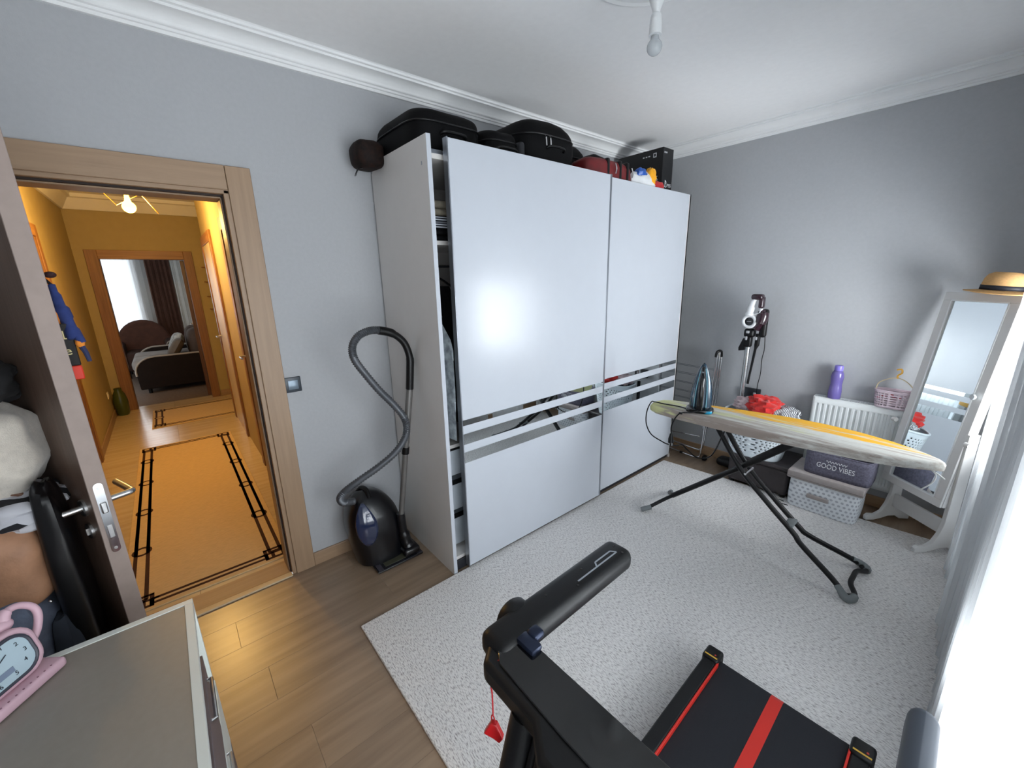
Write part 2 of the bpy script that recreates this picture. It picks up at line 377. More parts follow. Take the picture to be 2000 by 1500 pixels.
def handle(side):
    s = 1 if side == 'hall' else -1; y0 = 0 if s > 0 else -.042; hx = LL - .075; zz = 1.015
    r = MB(); r.lathe([(.026,0),(.026,.006),(.023,.009)], 20, m=Matrix.Translation((hx, y0, zz)) @ Matrix.Rotation(-PI/2 * s, 4, 'X'))
    build('rose', r, m_steel, dr, local=True)
    h = MB(); h.tube(spline([(hx, y0 + s*.005, zz), (hx, y0 + s*.05, zz), (hx - .003, y0 + s*.064, zz), (hx - .02, y0 + s*.068, zz), (hx - .13, y0 + s*.068, zz)], 6), .0095, 12)
    build('handle', h, m_steel, dr, local=True)
    k = MB(); k.lathe([(.024,0),(.024,.006),(.021,.009)], 20, m=Matrix.Translation((hx, y0, zz - .075)) @ Matrix.Rotation(-PI/2 * s, 4, 'X'))
    k.box(hx - .004, hx + .004, min(y0 + s*.008, y0 + s*.013), max(y0 + s*.008, y0 + s*.013), zz - .085, zz - .065)
    build('key_rose', k, m_steel, dr, local=True)
handle('hall'); handle('room')
for zz in (.25, 1.05, 1.8):
    q = MB(); q.cyl((-.004, -.045, zz - .045), (-.004, -.045, zz + .045), .007, 12); build('hinge', q, m_steel, dr, local=True)

# ------------------------------------------------------------------ hall
HL, HR, XE = -1.14, .06, -5.0
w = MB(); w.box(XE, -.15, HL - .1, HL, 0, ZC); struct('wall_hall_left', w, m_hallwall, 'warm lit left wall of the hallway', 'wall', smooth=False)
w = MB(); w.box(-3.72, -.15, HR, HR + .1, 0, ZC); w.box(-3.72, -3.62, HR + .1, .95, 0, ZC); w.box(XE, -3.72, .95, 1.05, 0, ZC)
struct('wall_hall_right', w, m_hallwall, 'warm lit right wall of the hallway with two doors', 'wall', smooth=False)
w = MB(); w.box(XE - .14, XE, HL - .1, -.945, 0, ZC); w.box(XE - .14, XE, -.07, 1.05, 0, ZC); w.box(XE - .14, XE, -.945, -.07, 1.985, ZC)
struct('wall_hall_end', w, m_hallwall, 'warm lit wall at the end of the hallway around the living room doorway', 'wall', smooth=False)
w = MB(); w.box(XE - .14, -.15, HL - .1, 1.05, ZC, ZC + .05); struct('ceiling_hall', w, m_ceil, 'ceiling of the hallway', 'ceiling', smooth=False)
w = MB(); w.box(XE - .14, -.15, HL - .1, 1.05, -.06, -.004)
hf = struct('floor_hall', w, mat('tile_grout', (120,105,82), .9), 'pale stone tiled floor of the hallway', 'floor', smooth=False)
TS = .6
for i in range(9):
    for j in range(4):
        x1 = -.162 - i * TS; x0 = max(x1 - TS, XE - .14); y0 = HL + j * TS; y1 = min(y0 + TS, 1.0)
        if x1 - x0 < .03: continue
        q = MB(); hx, hy = (x1-x0)/2 - .001, (y1-y0)/2 - .001; q.box(-hx, hx, -hy, hy, -.006, 0)
        o = build('tile', q, m_tile, smooth=False); o.parent = hf; o.location = ((x0+x1)/2, (y0+y1)/2, 0)
def flat_cornice(name, lab, A, B, nrm):
    A, B, nrm = Vector(A), Vector(B), Vector(nrm); pr = [(0,-.17),(.02,-.17),(.03,-.155),(.09,-.05),(.12,-.04),(.12,0),(0,0)]; vs = []
    for P in (A, B):
        for d, dz in pr: vs.append(P + nrm * d + Vector((0,0,ZC + dz)))
    n = len(pr); mb = MB(); mb.add(vs, [(i, (i+1) % n, n + (i+1) % n, n + i) for i in range(n)] + [tuple(range(n)), tuple(range(2*n-1, n-1, -1))])
    struct(name, mb, m_corn, lab, 'cornice', ang=20)
flat_cornice('trim_5', 'cornice at the far end of the hallway', (XE, HL, 0), (XE, .95, 0), (1,0,0))
flat_cornice('trim_6', 'cornice on the left side of the hallway', (XE, HL, 0), (-.15, HL, 0), (0,1,0))
board('baseboard_hall_left', 'brown baseboard on the left side of the hallway', XE, -3.06, HL, HL + .014, .09)
board('baseboard_hall_end', 'brown baseboard beside the living room doorway', XE, XE + .014, .02, .95, .09)
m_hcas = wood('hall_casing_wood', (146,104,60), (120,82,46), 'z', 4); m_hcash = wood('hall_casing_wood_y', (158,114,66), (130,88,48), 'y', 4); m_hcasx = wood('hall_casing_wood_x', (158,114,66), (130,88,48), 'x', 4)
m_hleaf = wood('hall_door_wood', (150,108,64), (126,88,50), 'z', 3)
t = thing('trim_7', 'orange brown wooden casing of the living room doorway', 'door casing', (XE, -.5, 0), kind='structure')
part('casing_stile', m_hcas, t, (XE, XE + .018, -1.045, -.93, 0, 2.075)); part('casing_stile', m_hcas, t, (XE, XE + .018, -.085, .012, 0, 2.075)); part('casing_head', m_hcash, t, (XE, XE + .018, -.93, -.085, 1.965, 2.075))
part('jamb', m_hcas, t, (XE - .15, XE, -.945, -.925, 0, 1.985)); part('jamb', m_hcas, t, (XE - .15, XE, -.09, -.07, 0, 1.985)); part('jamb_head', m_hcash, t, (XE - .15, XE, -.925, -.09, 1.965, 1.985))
def side_door(n, y, s, x0, x1, lab, leafm, top=2.15):
    t = thing('door_%d' % n, lab, 'door', ((x0+x1)/2, y, 0), kind='structure')
    a, b = sorted((y, y + s * .02))
    part('casing_stile', m_hcas, t, (x0, x0 + .1, a, b, 0, top)); part('casing_stile', m_hcas, t, (x1 - .1, x1, a, b, 0, top)); part('casing_head', m_hcasx, t, (x0 + .1, x1 - .1, a, b, top - .1, top))
    a2, b2 = sorted((y + s * .001, y + s * .010)); part('leaf', leafm, t, (x0 + .1, x1 - .1, a2, b2, .004, top - .1))
    h = MB(); hx = x0 + .17; h.tube(spline([(hx, y + s*.008, 1.04), (hx, y + s*.05, 1.04), (hx + .02, y + s*.06, 1.04), (hx + .12, y + s*.06, 1.04)], 5), .009, 10); h.cyl((hx, y + s*.008, 1.04), (hx, y + s*.016, 1.04), .025, 16); build('handle', h, m_steel, t)
    return t
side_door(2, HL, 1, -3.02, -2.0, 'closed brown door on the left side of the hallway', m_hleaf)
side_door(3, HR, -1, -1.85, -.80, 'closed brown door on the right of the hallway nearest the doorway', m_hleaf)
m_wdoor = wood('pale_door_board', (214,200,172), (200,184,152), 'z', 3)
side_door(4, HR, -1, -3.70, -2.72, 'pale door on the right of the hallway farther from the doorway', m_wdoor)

# living room shell
w = MB(); w.box(-9.0, XE - .14, -3.2, 1.6, -.06, 0); struct('floor_living', w, mat('living_carpet', (116,96,80), .9, var=.1, scale=30), 'brown floor of the living room', 'floor', smooth=False)
w = MB(); w.box(-9.0, XE - .14, -3.2, 1.6, ZC, ZC + .05); struct('ceiling_living', w, m_ceil, 'ceiling of the living room', 'ceiling', smooth=False)
w = MB(); w.box(-9.0, -8.88, -3.2, -2.4, 0, ZC); w.box(-9.0, -8.88, -.72, 1.6, 0, ZC); w.box(-9.0, -8.88, -2.4, -.72, 0, .35); w.box(-9.0, -8.88, -2.4, -.72, 2.25, ZC)
struct('wall_living_far', w, mat('living_wall', (205,200,192), .8), 'living room wall with the bright window', 'wall', smooth=False)
w = MB(); w.box(-9.0, XE - .14, -3.3, -3.2, 0, ZC); struct('wall_living_left', w, MATS['living_wall'], 'left wall of the living room', 'wall', smooth=False)
w = MB(); w.box(-9.0, XE - .14, 1.6, 1.7, 0, ZC); struct('wall_living_right', w, MATS['living_wall'], 'right wall of the living room', 'wall', smooth=False)
f = MB(); f.box(-8.97, -8.91, -2.4, -2.34, .35, 2.25); f.box(-8.97, -8.91, -.78, -.72, .35, 2.25); f.box(-8.97, -8.91, -1.6, -1.54, .41, 2.19); f.box(-8.97, -8.91, -2.34, -.78, .35, .41); f.box(-8.97, -8.91, -2.34, -.78, 2.19, 2.25)
o = struct('window_3', f, m_white, 'white framed living room window behind sheer curtain', 'window', smooth=False)
for c, d in ((-2.34, -1.6), (-1.54, -.78)):
    p = MB(); p.box(-8.945, -8.94, c, d, .41, 2.19); build('pane', p, m_pane, o, smooth=False)
# ------------------------------------------------------------------ wardrobe
wd = thing('wardrobe', 'large white gloss sliding wardrobe with three mirror stripes', 'wardrobe', (.33, 1.76, 0))
Y0, Y1 = .582, 2.933; XS = .633; ZW = 2.252
m_side = m_wboard
def bx(name, mt, par, *b, **k): return part(name, mt, par, *b, **k)
sd = bx('side_panel', m_side, wd, (.03, XS, Y0, Y0 + .022, 0, ZW), bevel=.001)
bx('edge_strip', m_wgloss, sd, (XS, XS + .0015, Y0, Y0 + .022, 0, ZW), bevel=0)
q = MB(); q.box(XS - .055, XS - .047, Y0 - .001, Y0 + .002, 2.135, 2.15); build('plug_cap', q, m_alu, sd, smooth=False)
bx('side_panel', m_side, wd, (.03, XS - .005, Y1 - .022, Y1, 0, ZW - .01), bevel=.001)
bx('back_panel', m_wboard, wd, (.022, .03, Y0, Y1, .05, 2.2), bevel=0)
bx('top_panel', m_wboard, wd, (.03, XS - .03, Y0 + .022, Y1 - .022, 2.165, 2.187), bevel=.001)
bx('bottom_panel', m_wboard, wd, (.03, XS - .03, Y0 + .022, Y1 - .022, .062, .082), bevel=.001)
bx('plinth', mat('dark_plinth', (38,40,46), .5), wd, (.05, XS - .02, Y0 + .022, Y1 - .022, 0, .06), bevel=.001)
bx('divider', m_wboard, wd, (.03, .54, 1.75, 1.77, .082, 2.165), bevel=0)
bx('top_rail', m_alu, wd, (.545, .60, Y0 + .022, Y1 - .022, 2.187, 2.205), bevel=.001)
for z in (1.80, .725): bx('shelf', m_wboard, wd, (.035, .545, Y0 + .022, 1.75, z, z + .02), bevel=.001)
m_dr = mat('drawer_white', (196,204,212), .35)
for z0, z1 in ((.10, .285), (.33, .50), (.55, .71)):
    d = bx('drawer', m_dr, wd, (.08, .525, Y0 + .03, 1.2, z0, z1), bevel=.002)
    bx('drawer_pull', m_black, d, (.525, .537, Y0 + .03, .80, z1 - .004, z1 + .022), bevel=.002)
bx('hanging_rail', m_chrome, wd, (.27, .29, Y0 + .022, 1.75, 1.70, 1.715), bevel=.003)
BANDS = [(.888, .919), (.782, .842), (.676, .738)]
def slide(x, ya, yb, zt):
    d = bx('sliding_door', m_wgloss, wd, (x - .018, x, ya + .006, yb - .006, .032, zt), bevel=.001)
    for a, b in BANDS:
        s = MB(); s.box(x + .0002, x + .0016, ya + .006, yb - .006, a, b); build('mirror_stripe', s, m_mirror, d, smooth=False)
    for yy, wv in ((ya, 1), (yb - .016, 1)):
        p = MB(); p.box(x - .034, x + .002, yy, yy + .016 if yy != ya else yy + .006, .03, zt + .003); build('door_profile', p, m_alu, d, bevel=.001)
slide(.663, .667, 1.862, 2.244); slide(.626, 1.872, Y1, 2.244)
# clothes seen through the gap
def folded(name, lab, mt, x0, x1, y0, y1, z0, n, h, cat='clothes'):
    g = thing(name, lab, cat, ((x0+x1)/2, (y0+y1)/2, z0))
    for i in range(n):
        q = MB(); q.rbox(((x0+x1)/2 + .004 * (i % 2), (y0+y1)/2, z0 + h * (i + .5)), (x1 - x0, y1 - y0, h * .96), h * .42, 3); build('fold', q, mt, g)
    return g
def stripes_mat(name, c1, c2, freq, axis=2, rough=.85):
    m = mat(name, c1, rough); N, L, b = nodes(m); tc = [n for n in N if n.type == 'TEX_COORD'][0]
    sp = N.new('ShaderNodeSeparateXYZ'); L.new(tc.outputs['Object'], sp.inputs[0]); mu = N.new('ShaderNodeMath'); mu.operation = 'MULTIPLY'; mu.inputs[1].default_value = freq; L.new(sp.outputs[axis], mu.inputs[0])
    fr = N.new('ShaderNodeMath'); fr.operation = 'FRACT'; L.new(mu.outputs[0], fr.inputs[0]); gt = N.new('ShaderNodeMath'); gt.operation = 'GREATER_THAN'; gt.inputs[1].default_value = .5; L.new(fr.outputs[0], gt.inputs[0])
    mx = N.new('ShaderNodeMix'); mx.data_type = 'RGBA'; src = b.inputs['Base Color'].links[0].from_socket; L.new(gt.outputs[0], mx.inputs[0]); L.new(src, mx.inputs[6]); mx.inputs[7].default_value = lin(c2); L.new(mx.outputs[2], b.inputs['Base Color']); return m
folded('dark_sweaters', 'folded dark sweaters at the bottom of the upper wardrobe shelf', m_blackf, .2, .52, .61, .95, 1.82, 2, .03)
folded('striped_shirt', 'folded navy and white striped shirt on the upper wardrobe shelf', stripes_mat('navy_stripes', (26,30,44), (205,210,218), 90), .2, .525, .61, .96, 1.882, 2, .028)
folded('beige_garment', 'folded beige garment on top of the striped shirt in the wardrobe', mat('beige_cloth', (150,142,126), .9, var=.15, scale=30), .22, .51, .61, .92, 1.94, 2, .036)
def hung(name, lab, mt, y, zt, zb, x0=.08, x1=.53, th=.05):
    g = thing(name, lab, 'clothes', (.28, y, zb))
    def fn(u, v):
        a = 2 * PI * u; w = (x1 - x0) / 2 * (.55 + .45 * min(1, v * 5)); k = 1 + .12 * math.sin(a * 7 + v * 3)
        return ((x0 + x1) / 2 + w * math.cos(a) * k, y + th * math.sin(a) * k * (.5 + .5 * v), zt + (zb - zt) * v)
    q = MB(); q.surf(fn, 44, 12, True); build('garment', q, mt, g, smooth=True)
    h = MB(); h.tube(spline([(x0 + .06, y, zt + .0), ((x0+x1)/2, y, zt + .05), (x1 - .06, y, zt)], 6), .006, 8); h.tube(spline([((x0+x1)/2, y, zt + .05), ((x0+x1)/2, y, zt + .09), ((x0+x1)/2 + .02, y, zt + .11), ((x0+x1)/2 - .02, y, zt + .10)], 5), .002, 6); build('hanger', h, m_black, g)
hung('grey_lace_dress', 'grey patterned garment hanging nearest the wardrobe side gap', mat('grey_lace', (176,186,192), .8, col2=(104,112,120), scale=26, var=.2), .66, 1.45, .80, x0=.10, x1=.60, th=.03)
hung('black_coat', 'black coat hanging behind the grey patterned garment in the wardrobe', m_blackf, .77, 1.60, .85)

# ------------------------------------------------------------------ luggage on the wardrobe
ZT = 2.187
def softcase(name, lab, mt, c, size, cat='bag', e=.38, amp=.02, parts=True, seed=1, zip_=True):
    g = thing(name, lab, cat, (c[0], c[1], c[2] - size[2] / 2))
    q = MB(); q.ell(c, (size[0]/2, size[1]/2, size[2]/2), 36, 18, e, amp, 6, seed=seed); build('body', q, mt, g)
    if zip_:
        z = MB(); pts = []
        for j in range(40):
            a = 2*PI*j/40; sg = lambda t: math.copysign(abs(t)**e, t)
            pts.append((c[0] + size[0]*.503*sg(math.cos(a)), c[1] + size[1]*.503*sg(math.sin(a)), c[2] + size[2]*.18))
        z.tube(pts, .004, 6, closed=True); build('zip', z, m_black, g)
        h = MB(); h.tube(spline([(c[0] + size[0]*.5, c[1]-.07, c[2]-.01), (c[0]+size[0]*.5+.02, c[1]-.05, c[2]), (c[0]+size[0]*.5+.02, c[1]+.05, c[2]), (c[0]+size[0]*.5, c[1]+.07, c[2]-.01)], 5), .007, 8); build('handle', h, m_black, g)
    return g
m_bag = mat('black_nylon', (4,4,6), .65, var=.2, scale=60, bump=.2, spec=.15)
softcase('soft_suitcase', 'black soft suitcase lying at the left end of the wardrobe top', m_bag, (.28, .79, ZT + .118), (.50, .40, .235), seed=1, e=.42)
g = thing('toiletry_pouch', 'small dark brown pouch with wrist strap overhanging the wardrobe', 'bag', (.12, .535, ZT + .005))
q = MB(); q.ell((.13, .52, ZT + .07), (.085, .075, .065), 24, 14, .6, .03, 6); build('body', q, mat('brown_print', (40,25,20), .7, col2=(10,8,8), scale=40, spec=.2), g)
q = MB(); q.tube(spline([(.14, .50, ZT + .01), (.15, .462, ZT - .0), (.15, .444, ZT - .03), (.16, .44, ZT - .035)], 5), .007, 8, flat=.4); build('strap', q, m_black, g)
softcase('laptop_bag', 'flat black laptop bag between the two suitcases on the wardrobe', m_bag, (.34, 1.11, ZT + .105), (.40, .235, .21), seed=2, e=.5)
g = softcase('large_suitcase', 'big black suitcase with silver zip pulls on the wardrobe middle', m_bag, (.30, 1.47, ZT + .165), (.50, .46, .33), seed=3, e=.55)
for dy in (.0, .035):
    q = MB(); q.tube(spline([(.535, 1.40 + dy, ZT + .235), (.548, 1.40 + dy, ZT + .21), (.55, 1.402 + dy, ZT + .17)], 4), .004, 6); build('zip_pull', q, m_chrome, g)
q = MB(); q.rbox((.40, 1.25, ZT + .09), (.24, .04, .17), .02, 3); build('side_pocket', q, mat('grey_webbing', (40,41,46), .8), g)
g = softcase('black_duffel', 'black duffel bag behind the red bag on the wardrobe', m_bag, (.20, 1.86, ZT + .155), (.34, .30, .31), seed=4, e=.62)
g = thing('padded_bag', 'black padded bag slumped beside the duffel on the wardrobe', 'bag', (.3, 2.15, ZT))
q = MB(); q.ell((.20, 2.19, ZT + .152), (.16, .165, .152), 28, 14, .7, .05, 6, seed=9); build('body', q, m_bag, g)
q = MB(); q.tube(spline([(.36, 2.05, ZT + .13), (.395, 2.08, ZT + .17), (.395, 2.2, ZT + .16), (.36, 2.27, ZT + .1)], 5), .01, 8, flat=.4); build('strap', q, m_black, g)
g = thing('red_sports_bag', 'red and black sports bag on the wardrobe above the door joint', 'bag', (.46, 2.12, ZT))
q = MB(); q.ell((.49, 1.97, ZT + .09), (.10, .24, .092), 30, 14, .45, .03, 5, seed=5); build('body', q, mat('dark_red_nylon', (104,16,20), .55, var=.12, scale=20), g)
for yy in (1.92, 2.05, 2.13):
    q = MB(); q.rbox((.535, yy, ZT + .09), (.115, .03, .18), .012, 2); build('strap', q, m_black, g)
q = MB(); q.tube(spline([(.598, 1.98, ZT + .15), (.604, 1.985, ZT + .12), (.602, 1.98, ZT + .09)], 4), .004, 6); build('zip_pull', q, m_chrome, g)
q = MB(); q.tube(spline([(.59, 2.17, ZT + .15), (.598, 2.175, ZT + .12), (.596, 2.17, ZT + .09)], 4), .004, 6); build('zip_pull', q, m_chrome, g)
g = thing('console_box', 'tall black game console box standing at the right end of the wardrobe', 'box', (.26, 2.825, ZT))
m_box = mat('black_card', (5,6,10), .5, var=.05)
q = MB(); q.box(.048, .467, 2.755, 2.905, ZT, 2.593); build('carton', q, m_box, g, bevel=.002)
m_print = mat('white_print', (225,227,230), .5, var=0)
text('lettering', 'PS5', .058, m_print, g, frame((.375, 2.7545, 2.372), (1,0,0), (0,0,1)), width=.11)
text('lettering', 'PS5', .034, m_print, g, frame((.4675, 2.862, 2.325), (0,1,0), (0,0,1)), width=.058)
text('lettering', 'SONY', .017, m_print, g, frame((.4675, 2.79, 2.558), (0,1,0), (0,0,1)), width=.045)
q = MB(); fm = frame((.4676, 2.806, 2.333), (0,1,0), (0,0,1))
q.prism([(-.004,-.024),(.004,-.02),(.004,.02),(.012,.016),(.012,.002),(.017,.004),(.017,.018),(.006,.026),(-.004,.03)], 0, .0006, fm); q.prism([(-.006,-.014),(-.018,-.018),(-.02,-.024),(-.008,-.02)], 0, .0006, fm); q.prism([(.006,-.02),(.02,-.014),(.02,-.02),(.008,-.026)], 0, .0006, fm); build('emblem', q, m_print, g, smooth=False)
fm = frame((.395, 2.7545, 2.548), (1,0,0), (0,0,1))
q = MB(); q.add([(x, y, z) for z in (0, .0006) for x, y in ((-.014,-.016),(.014,-.016),(.014,.016),(-.014,.016),(-.008,-.010),(.008,-.010),(.008,.010),(-.008,.010))], [(8,9,13,12),(9,10,14,13),(10,11,15,14),(11,8,12,15),(0,1,5,4),(1,2,6,5),(2,3,7,6),(3,0,4,7),(0,1,9,8),(1,2,10,9),(2,3,11,10),(3,0,8,11),(4,5,13,12),(5,6,14,13),(6,7,15,14),(7,4,12,15)], fm); build('square_mark', q, m_print, g, smooth=False)
for k, wv in ((-.05, .016), (-.075, .014), (-.10, .014)):
    q = MB(); q.box(k - wv/2, k + wv/2, -.004, .004, 0, .0006, fm); build('feature_mark', q, m_print, g, smooth=False)
# shopping bag
g = thing('plastic_carrier', 'crumpled white plastic carrier bag with blue and yellow print by the console box', 'bag', (.5, 2.42, ZT))
q = MB(); q.ell((.53, 2.36, ZT + .075), (.075, .15, .085), 36, 20, .85, .10, 8, seed=6); build('body', q, mat('white_film', (226,228,230), .35, var=.06), g)
q = MB(); q.ell((.56, 2.32, ZT + .14), (.035, .05, .035), 24, 14, .85, .12, 8, seed=7); build('blue_patch', q, mat('blue_film', (20,82,170), .35, var=.1), g)
q = MB(); q.ell((.575, 2.425, ZT + .125), (.03, .05, .065), 24, 14, .85, .13, 8, seed=8); build('yellow_patch', q, mat('yellow_film', (240,168,20), .35, var=.1), g)
g = thing('red_packet', 'small red packet lying in front of the console box on the wardrobe', 'packet', (.53, 2.63, ZT))
q = MB(); q.ell((.55, 2.53, ZT + .055), (.05, .065, .06), 20, 12, .5, .08, 8, seed=3); build('wrapper', q, mat('red_film', (190,36,40), .3, var=.1), g)

# ------------------------------------------------------------------ light switch
g = thing('light_switch', 'square dark framed light switch on the wall beside the doorway', 'switch', (0, .039, 1.108))
q = MB(); q.rbox((.005, .039, 1.108), (.010, .080, .082), .004, 2); build('frame', q, mat('graphite_frame', (52,60,68), .35), g)
q = MB(); q.rbox((.009, .039, 1.108), (.008, .05, .052), .003, 2); build('rocker', q, mat('grey_rocker', (120,135,148), .25, .3), g)

# ------------------------------------------------------------------ bare bulb pendant + medallion
g = thing('ceiling_medallion', 'round white plaster medallion on the ceiling above the bulb', 'medallion', (1.40, 1.10, ZC))
q = MB(); q.lathe([(.27,0),(.27,-.008),(.255,-.014),(.24,-.010),(.22,-.012),(.15,-.020),(.14,-.028),(.06,-.030)], 40, (1.40, 1.10, ZC)); build('disc', q, m_corn, g, ang=20)
g = thing('bulb_pendant', 'bare unlit bulb in a white socket hanging from the ceiling', 'lamp', (1.40, 1.10, 2.41))
PXc, PYc = 1.40, 1.10
q = MB(); q.lathe([(.058,.170),(.056,.135),(.046,.10),(.036,.07),(.026,.04),(.015,.012),(.012,0)], 24, (PXc, PYc, 2.532)); build('canopy', q, m_white, g)
q = MB(); q.lathe([(.013,.066),(.018,.060),(.0205,.04),(.0215,.006),(.0225,.004),(.0225,0),(.018,0)], 24, (PXc, PYc, 2.466)); build('socket', q, m_white, g)
q = MB(); q.lathe([(.0132,0),(.0132,.02)], 16, (PXc, PYc, 2.458)); build('cap', q, m_white, g)
m_bulb = mat('bulb_glass', (226,232,236), .06, var=0, trans=.45)
q = MB(); prof = [(.013,.036),(.0135,.032)] + [(.0265 * math.sin(a), -.0265 * math.cos(a)) for a in [2.5 - i * 2.45 / 12 for i in range(13)]] + [(.001, -.0265)]
q.lathe(prof, 24, (PXc, PYc, 2.430)); build('bulb', q, m_bulb, g)
# ------------------------------------------------------------------ rug
RZ = .012
q = MB(); q.prism([(.641, .041), (2.50, .06), (2.50, 2.985), (.645, 2.80)], 0, RZ)
tag(build('area_rug', q, m_rug, bevel=.004), 'large cream flecked area rug in front of the wardrobe', 'rug')

# ------------------------------------------------------------------ canister vacuum on a bathroom scale
g = thing('bathroom_scale', 'dark glass bathroom scale on the floor under the vacuum cleaner', 'scale', (.20, .40, 0))
q = MB(); q.rbox((.205, .395, .013), (.29, .285, .014), .005, 2); build('platform', q, mat('dark_glass', (30,31,36), .12, coat=.5), g)
q = MB(); q.rbox((.265, .40, .0205), (.13, .19, .003), .001, 1); build('tread_pad', q, mat('olive_pad', (66,66,52), .6), g)
for yy in (.275, .515):
    q = MB(); q.box(.15, .345, yy - .014, yy + .014, .0195, .0215); build('metal_strip', q, mat('dull_metal', (82,80,90), .4, .6), g)
for dx in (-.11, .11):
    for dy in (-.11, .11):
        q = MB(); q.cyl((.205 + dx, .395 + dy, 0), (.205 + dx, .395 + dy, .007), .014, 12); build('foot', q, m_black, g)
g = thing('canister_vacuum', 'black canister vacuum cleaner parked upright with looped grey hose', 'vacuum cleaner', (.19, .36, .02))
m_vac = mat('vacuum_black', (6,7,12), .3, var=.1, coat=.2)
bz = .022
def vb(u, v):   # body upright, section shrinking to the dome
    z = bz + .43 * v
    k = math.sqrt(max(0, 1 - max(0, (v - .45) / .55) ** 2.2)); k *= (.93 + .07 * math.sin(v * 3)); a = 2 * PI * u
    s = lambda t: math.copysign(abs(t) ** .75, t)
    return (.165 + .135 * s(math.cos(a)) * max(k, .001) - .02 * v, .342 + .155 * s(math.sin(a)) * max(k, .001) - .045 * v, z)
q = MB(); q.surf(vb, 36, 22, True); q.add([vb(i / 36, 0) for i in range(36)], [tuple(range(36))]); build('body', q, m_vac, g)
q = MB()
def dp(u, v):
    z = .17 + .24 * v; a = -.62 + 1.0 * u
    w = max(.04, 1 - (2 * v - 1) ** 2) ** .5
    p = Vector(vb(((-.07 + (u - .5) * .13 * w) % 1.0), (z - bz) / .43)); c = Vector((.155, .32, z)); return p + (p - c).normalized() * .006
q.surf(dp, 10, 14); build('dust_window', q, mat('blue_tinted_glass', (34,44,72), .08, coat=.8), g, solid=.004)
for sx in (1, -1):
    wq = MB(); wq.lathe([(.05,-.014),(.055,-.008),(.055,.008),(.05,.014)], 20, m=Matrix.Translation((.15 , .325 + sx * .118, .10)) @ Matrix.Rotation(PI/2, 4, 'X')); build('wheel', wq, m_black, g)
q = MB(); q.tube(spline([(.10,.27,.425),(.12,.29,.452),(.17,.30,.452),(.21,.30,.415)], 5), .014, 10); build('carry_handle', q, m_black, g)
# nozzle standing beside the body with the wand
q = MB(); q.rbox((.285, .475, .045), (.12, .10, .045), .015, 3); q.tube(spline([(.285, .472, .06), (.275, .46, .12), (.27, .452, .20), (.27, .45, .285)], 6), [.04]*2 + [.034]*7 + [.026]*8 + [.024]*2, 14); build('floor_nozzle', q, m_vac, g)
WB, WT = Vector((.275, .452, .27)), Vector((.345, .545, 1.07))
q = MB(); q.cyl(WB, WB.lerp(WT, .58), .0165, 16); q.cyl(WB.lerp(WT, .58), WT, .0185, 16); build('wand', q, mat('wand_grey', (118,116,114), .38, .5), g)
q = MB(); c0 = WB.lerp(WT, .53); q.cyl(WB.lerp(WT, .50), WB.lerp(WT, .55), .021, 14); build('wand_clip', q, m_black, g)
q = MB(); q.tube(spline([WT - (WT-WB)*.02, (.35,.552,1.16), (.35,.556,1.235), (.35,.53,1.315), (.35,.47,1.37), (.35,.40,1.392)], 6), [.021]*12 + [.019]*12 + [.022]*7, 14); build('hose_handle', q, m_black, g)
hp = [(.35,.405,1.392),(.35,.355,1.395),(.35,.295,1.375),(.352,.258,1.325),(.352,.262,1.26),(.354,.305,1.18),(.356,.365,1.085),(.36,.425,1.005),(.37,.475,.925),(.375,.492,.86),(.37,.478,.79),(.355,.42,.715),(.33,.33,.65),(.30,.235,.595),(.275,.165,.55),(.25,.132,.505),(.225,.150,.455),(.205,.215,.43)]
sp_ = spline(hp, 14); rs = [.0185 + .0022 * (1 if i % 2 else -1) for i in range(len(sp_))]
q = MB(); q.tube(sp_, rs, 14); build('hose', q, mat('hose_grey', (84,87,92), .4, .35), g, ang=80)

# ------------------------------------------------------------------ treadmill
g = thing('treadmill', 'black motorised treadmill with red stripes standing on the rug', 'treadmill', (2.107, 1.083, RZ), math.radians(1.4))
m_tm = mat('treadmill_plastic', (7,8,10), .42, var=.06, scale=60, bump=.05, spec=.35)
m_belt = mat('running_belt', (14,17,25), .85, var=.1, scale=180, bump=.25, bscale=400)
m_red = mat('red_line', (196,40,30), .45, var=.03); m_yel = mat('yellow_label', (200,160,60), .5)
def tb(name, mt, *bs, bevel=.003, par=None, r=None):
    q = MB()
    for b in bs:
        if r: q.rbox(((b[0]+b[1])/2, (b[2]+b[3])/2, (b[4]+b[5])/2), (b[1]-b[0], b[3]-b[2], b[5]-b[4]), r, 3)
        else: q.box(*b)
    return build(name, q, mt, par or g, local=True, bevel=0 if r else bevel)
q = MB(); pts = [(-.03, .035), (-.012, .030), (-.005, .06), (-.012, .092), (-.03, .1), (-1.16, .1), (-1.18, .06), (-1.16, .03)]
q.add([(-.205, a, b) for a, b in pts] + [(.205, a, b) for a, b in pts], [(i, (i+1) % 8, 8 + (i+1) % 8, 8 + i) for i in range(8)] + [tuple(range(8)), tuple(range(15, 7, -1))]); bl = build('belt', q, m_belt, g, local=True)
q = MB(); q.box(-.026, .014, -1.158, -.031, .1002, .1008); q.add([(-.026,-.031,.1006),(.014,-.031,.1006),(.014,-.0125,.0926),(-.026,-.0125,.0926)], [(0,1,2,3)]); build('belt_stripe', q, m_red, bl, local=True, smooth=False)
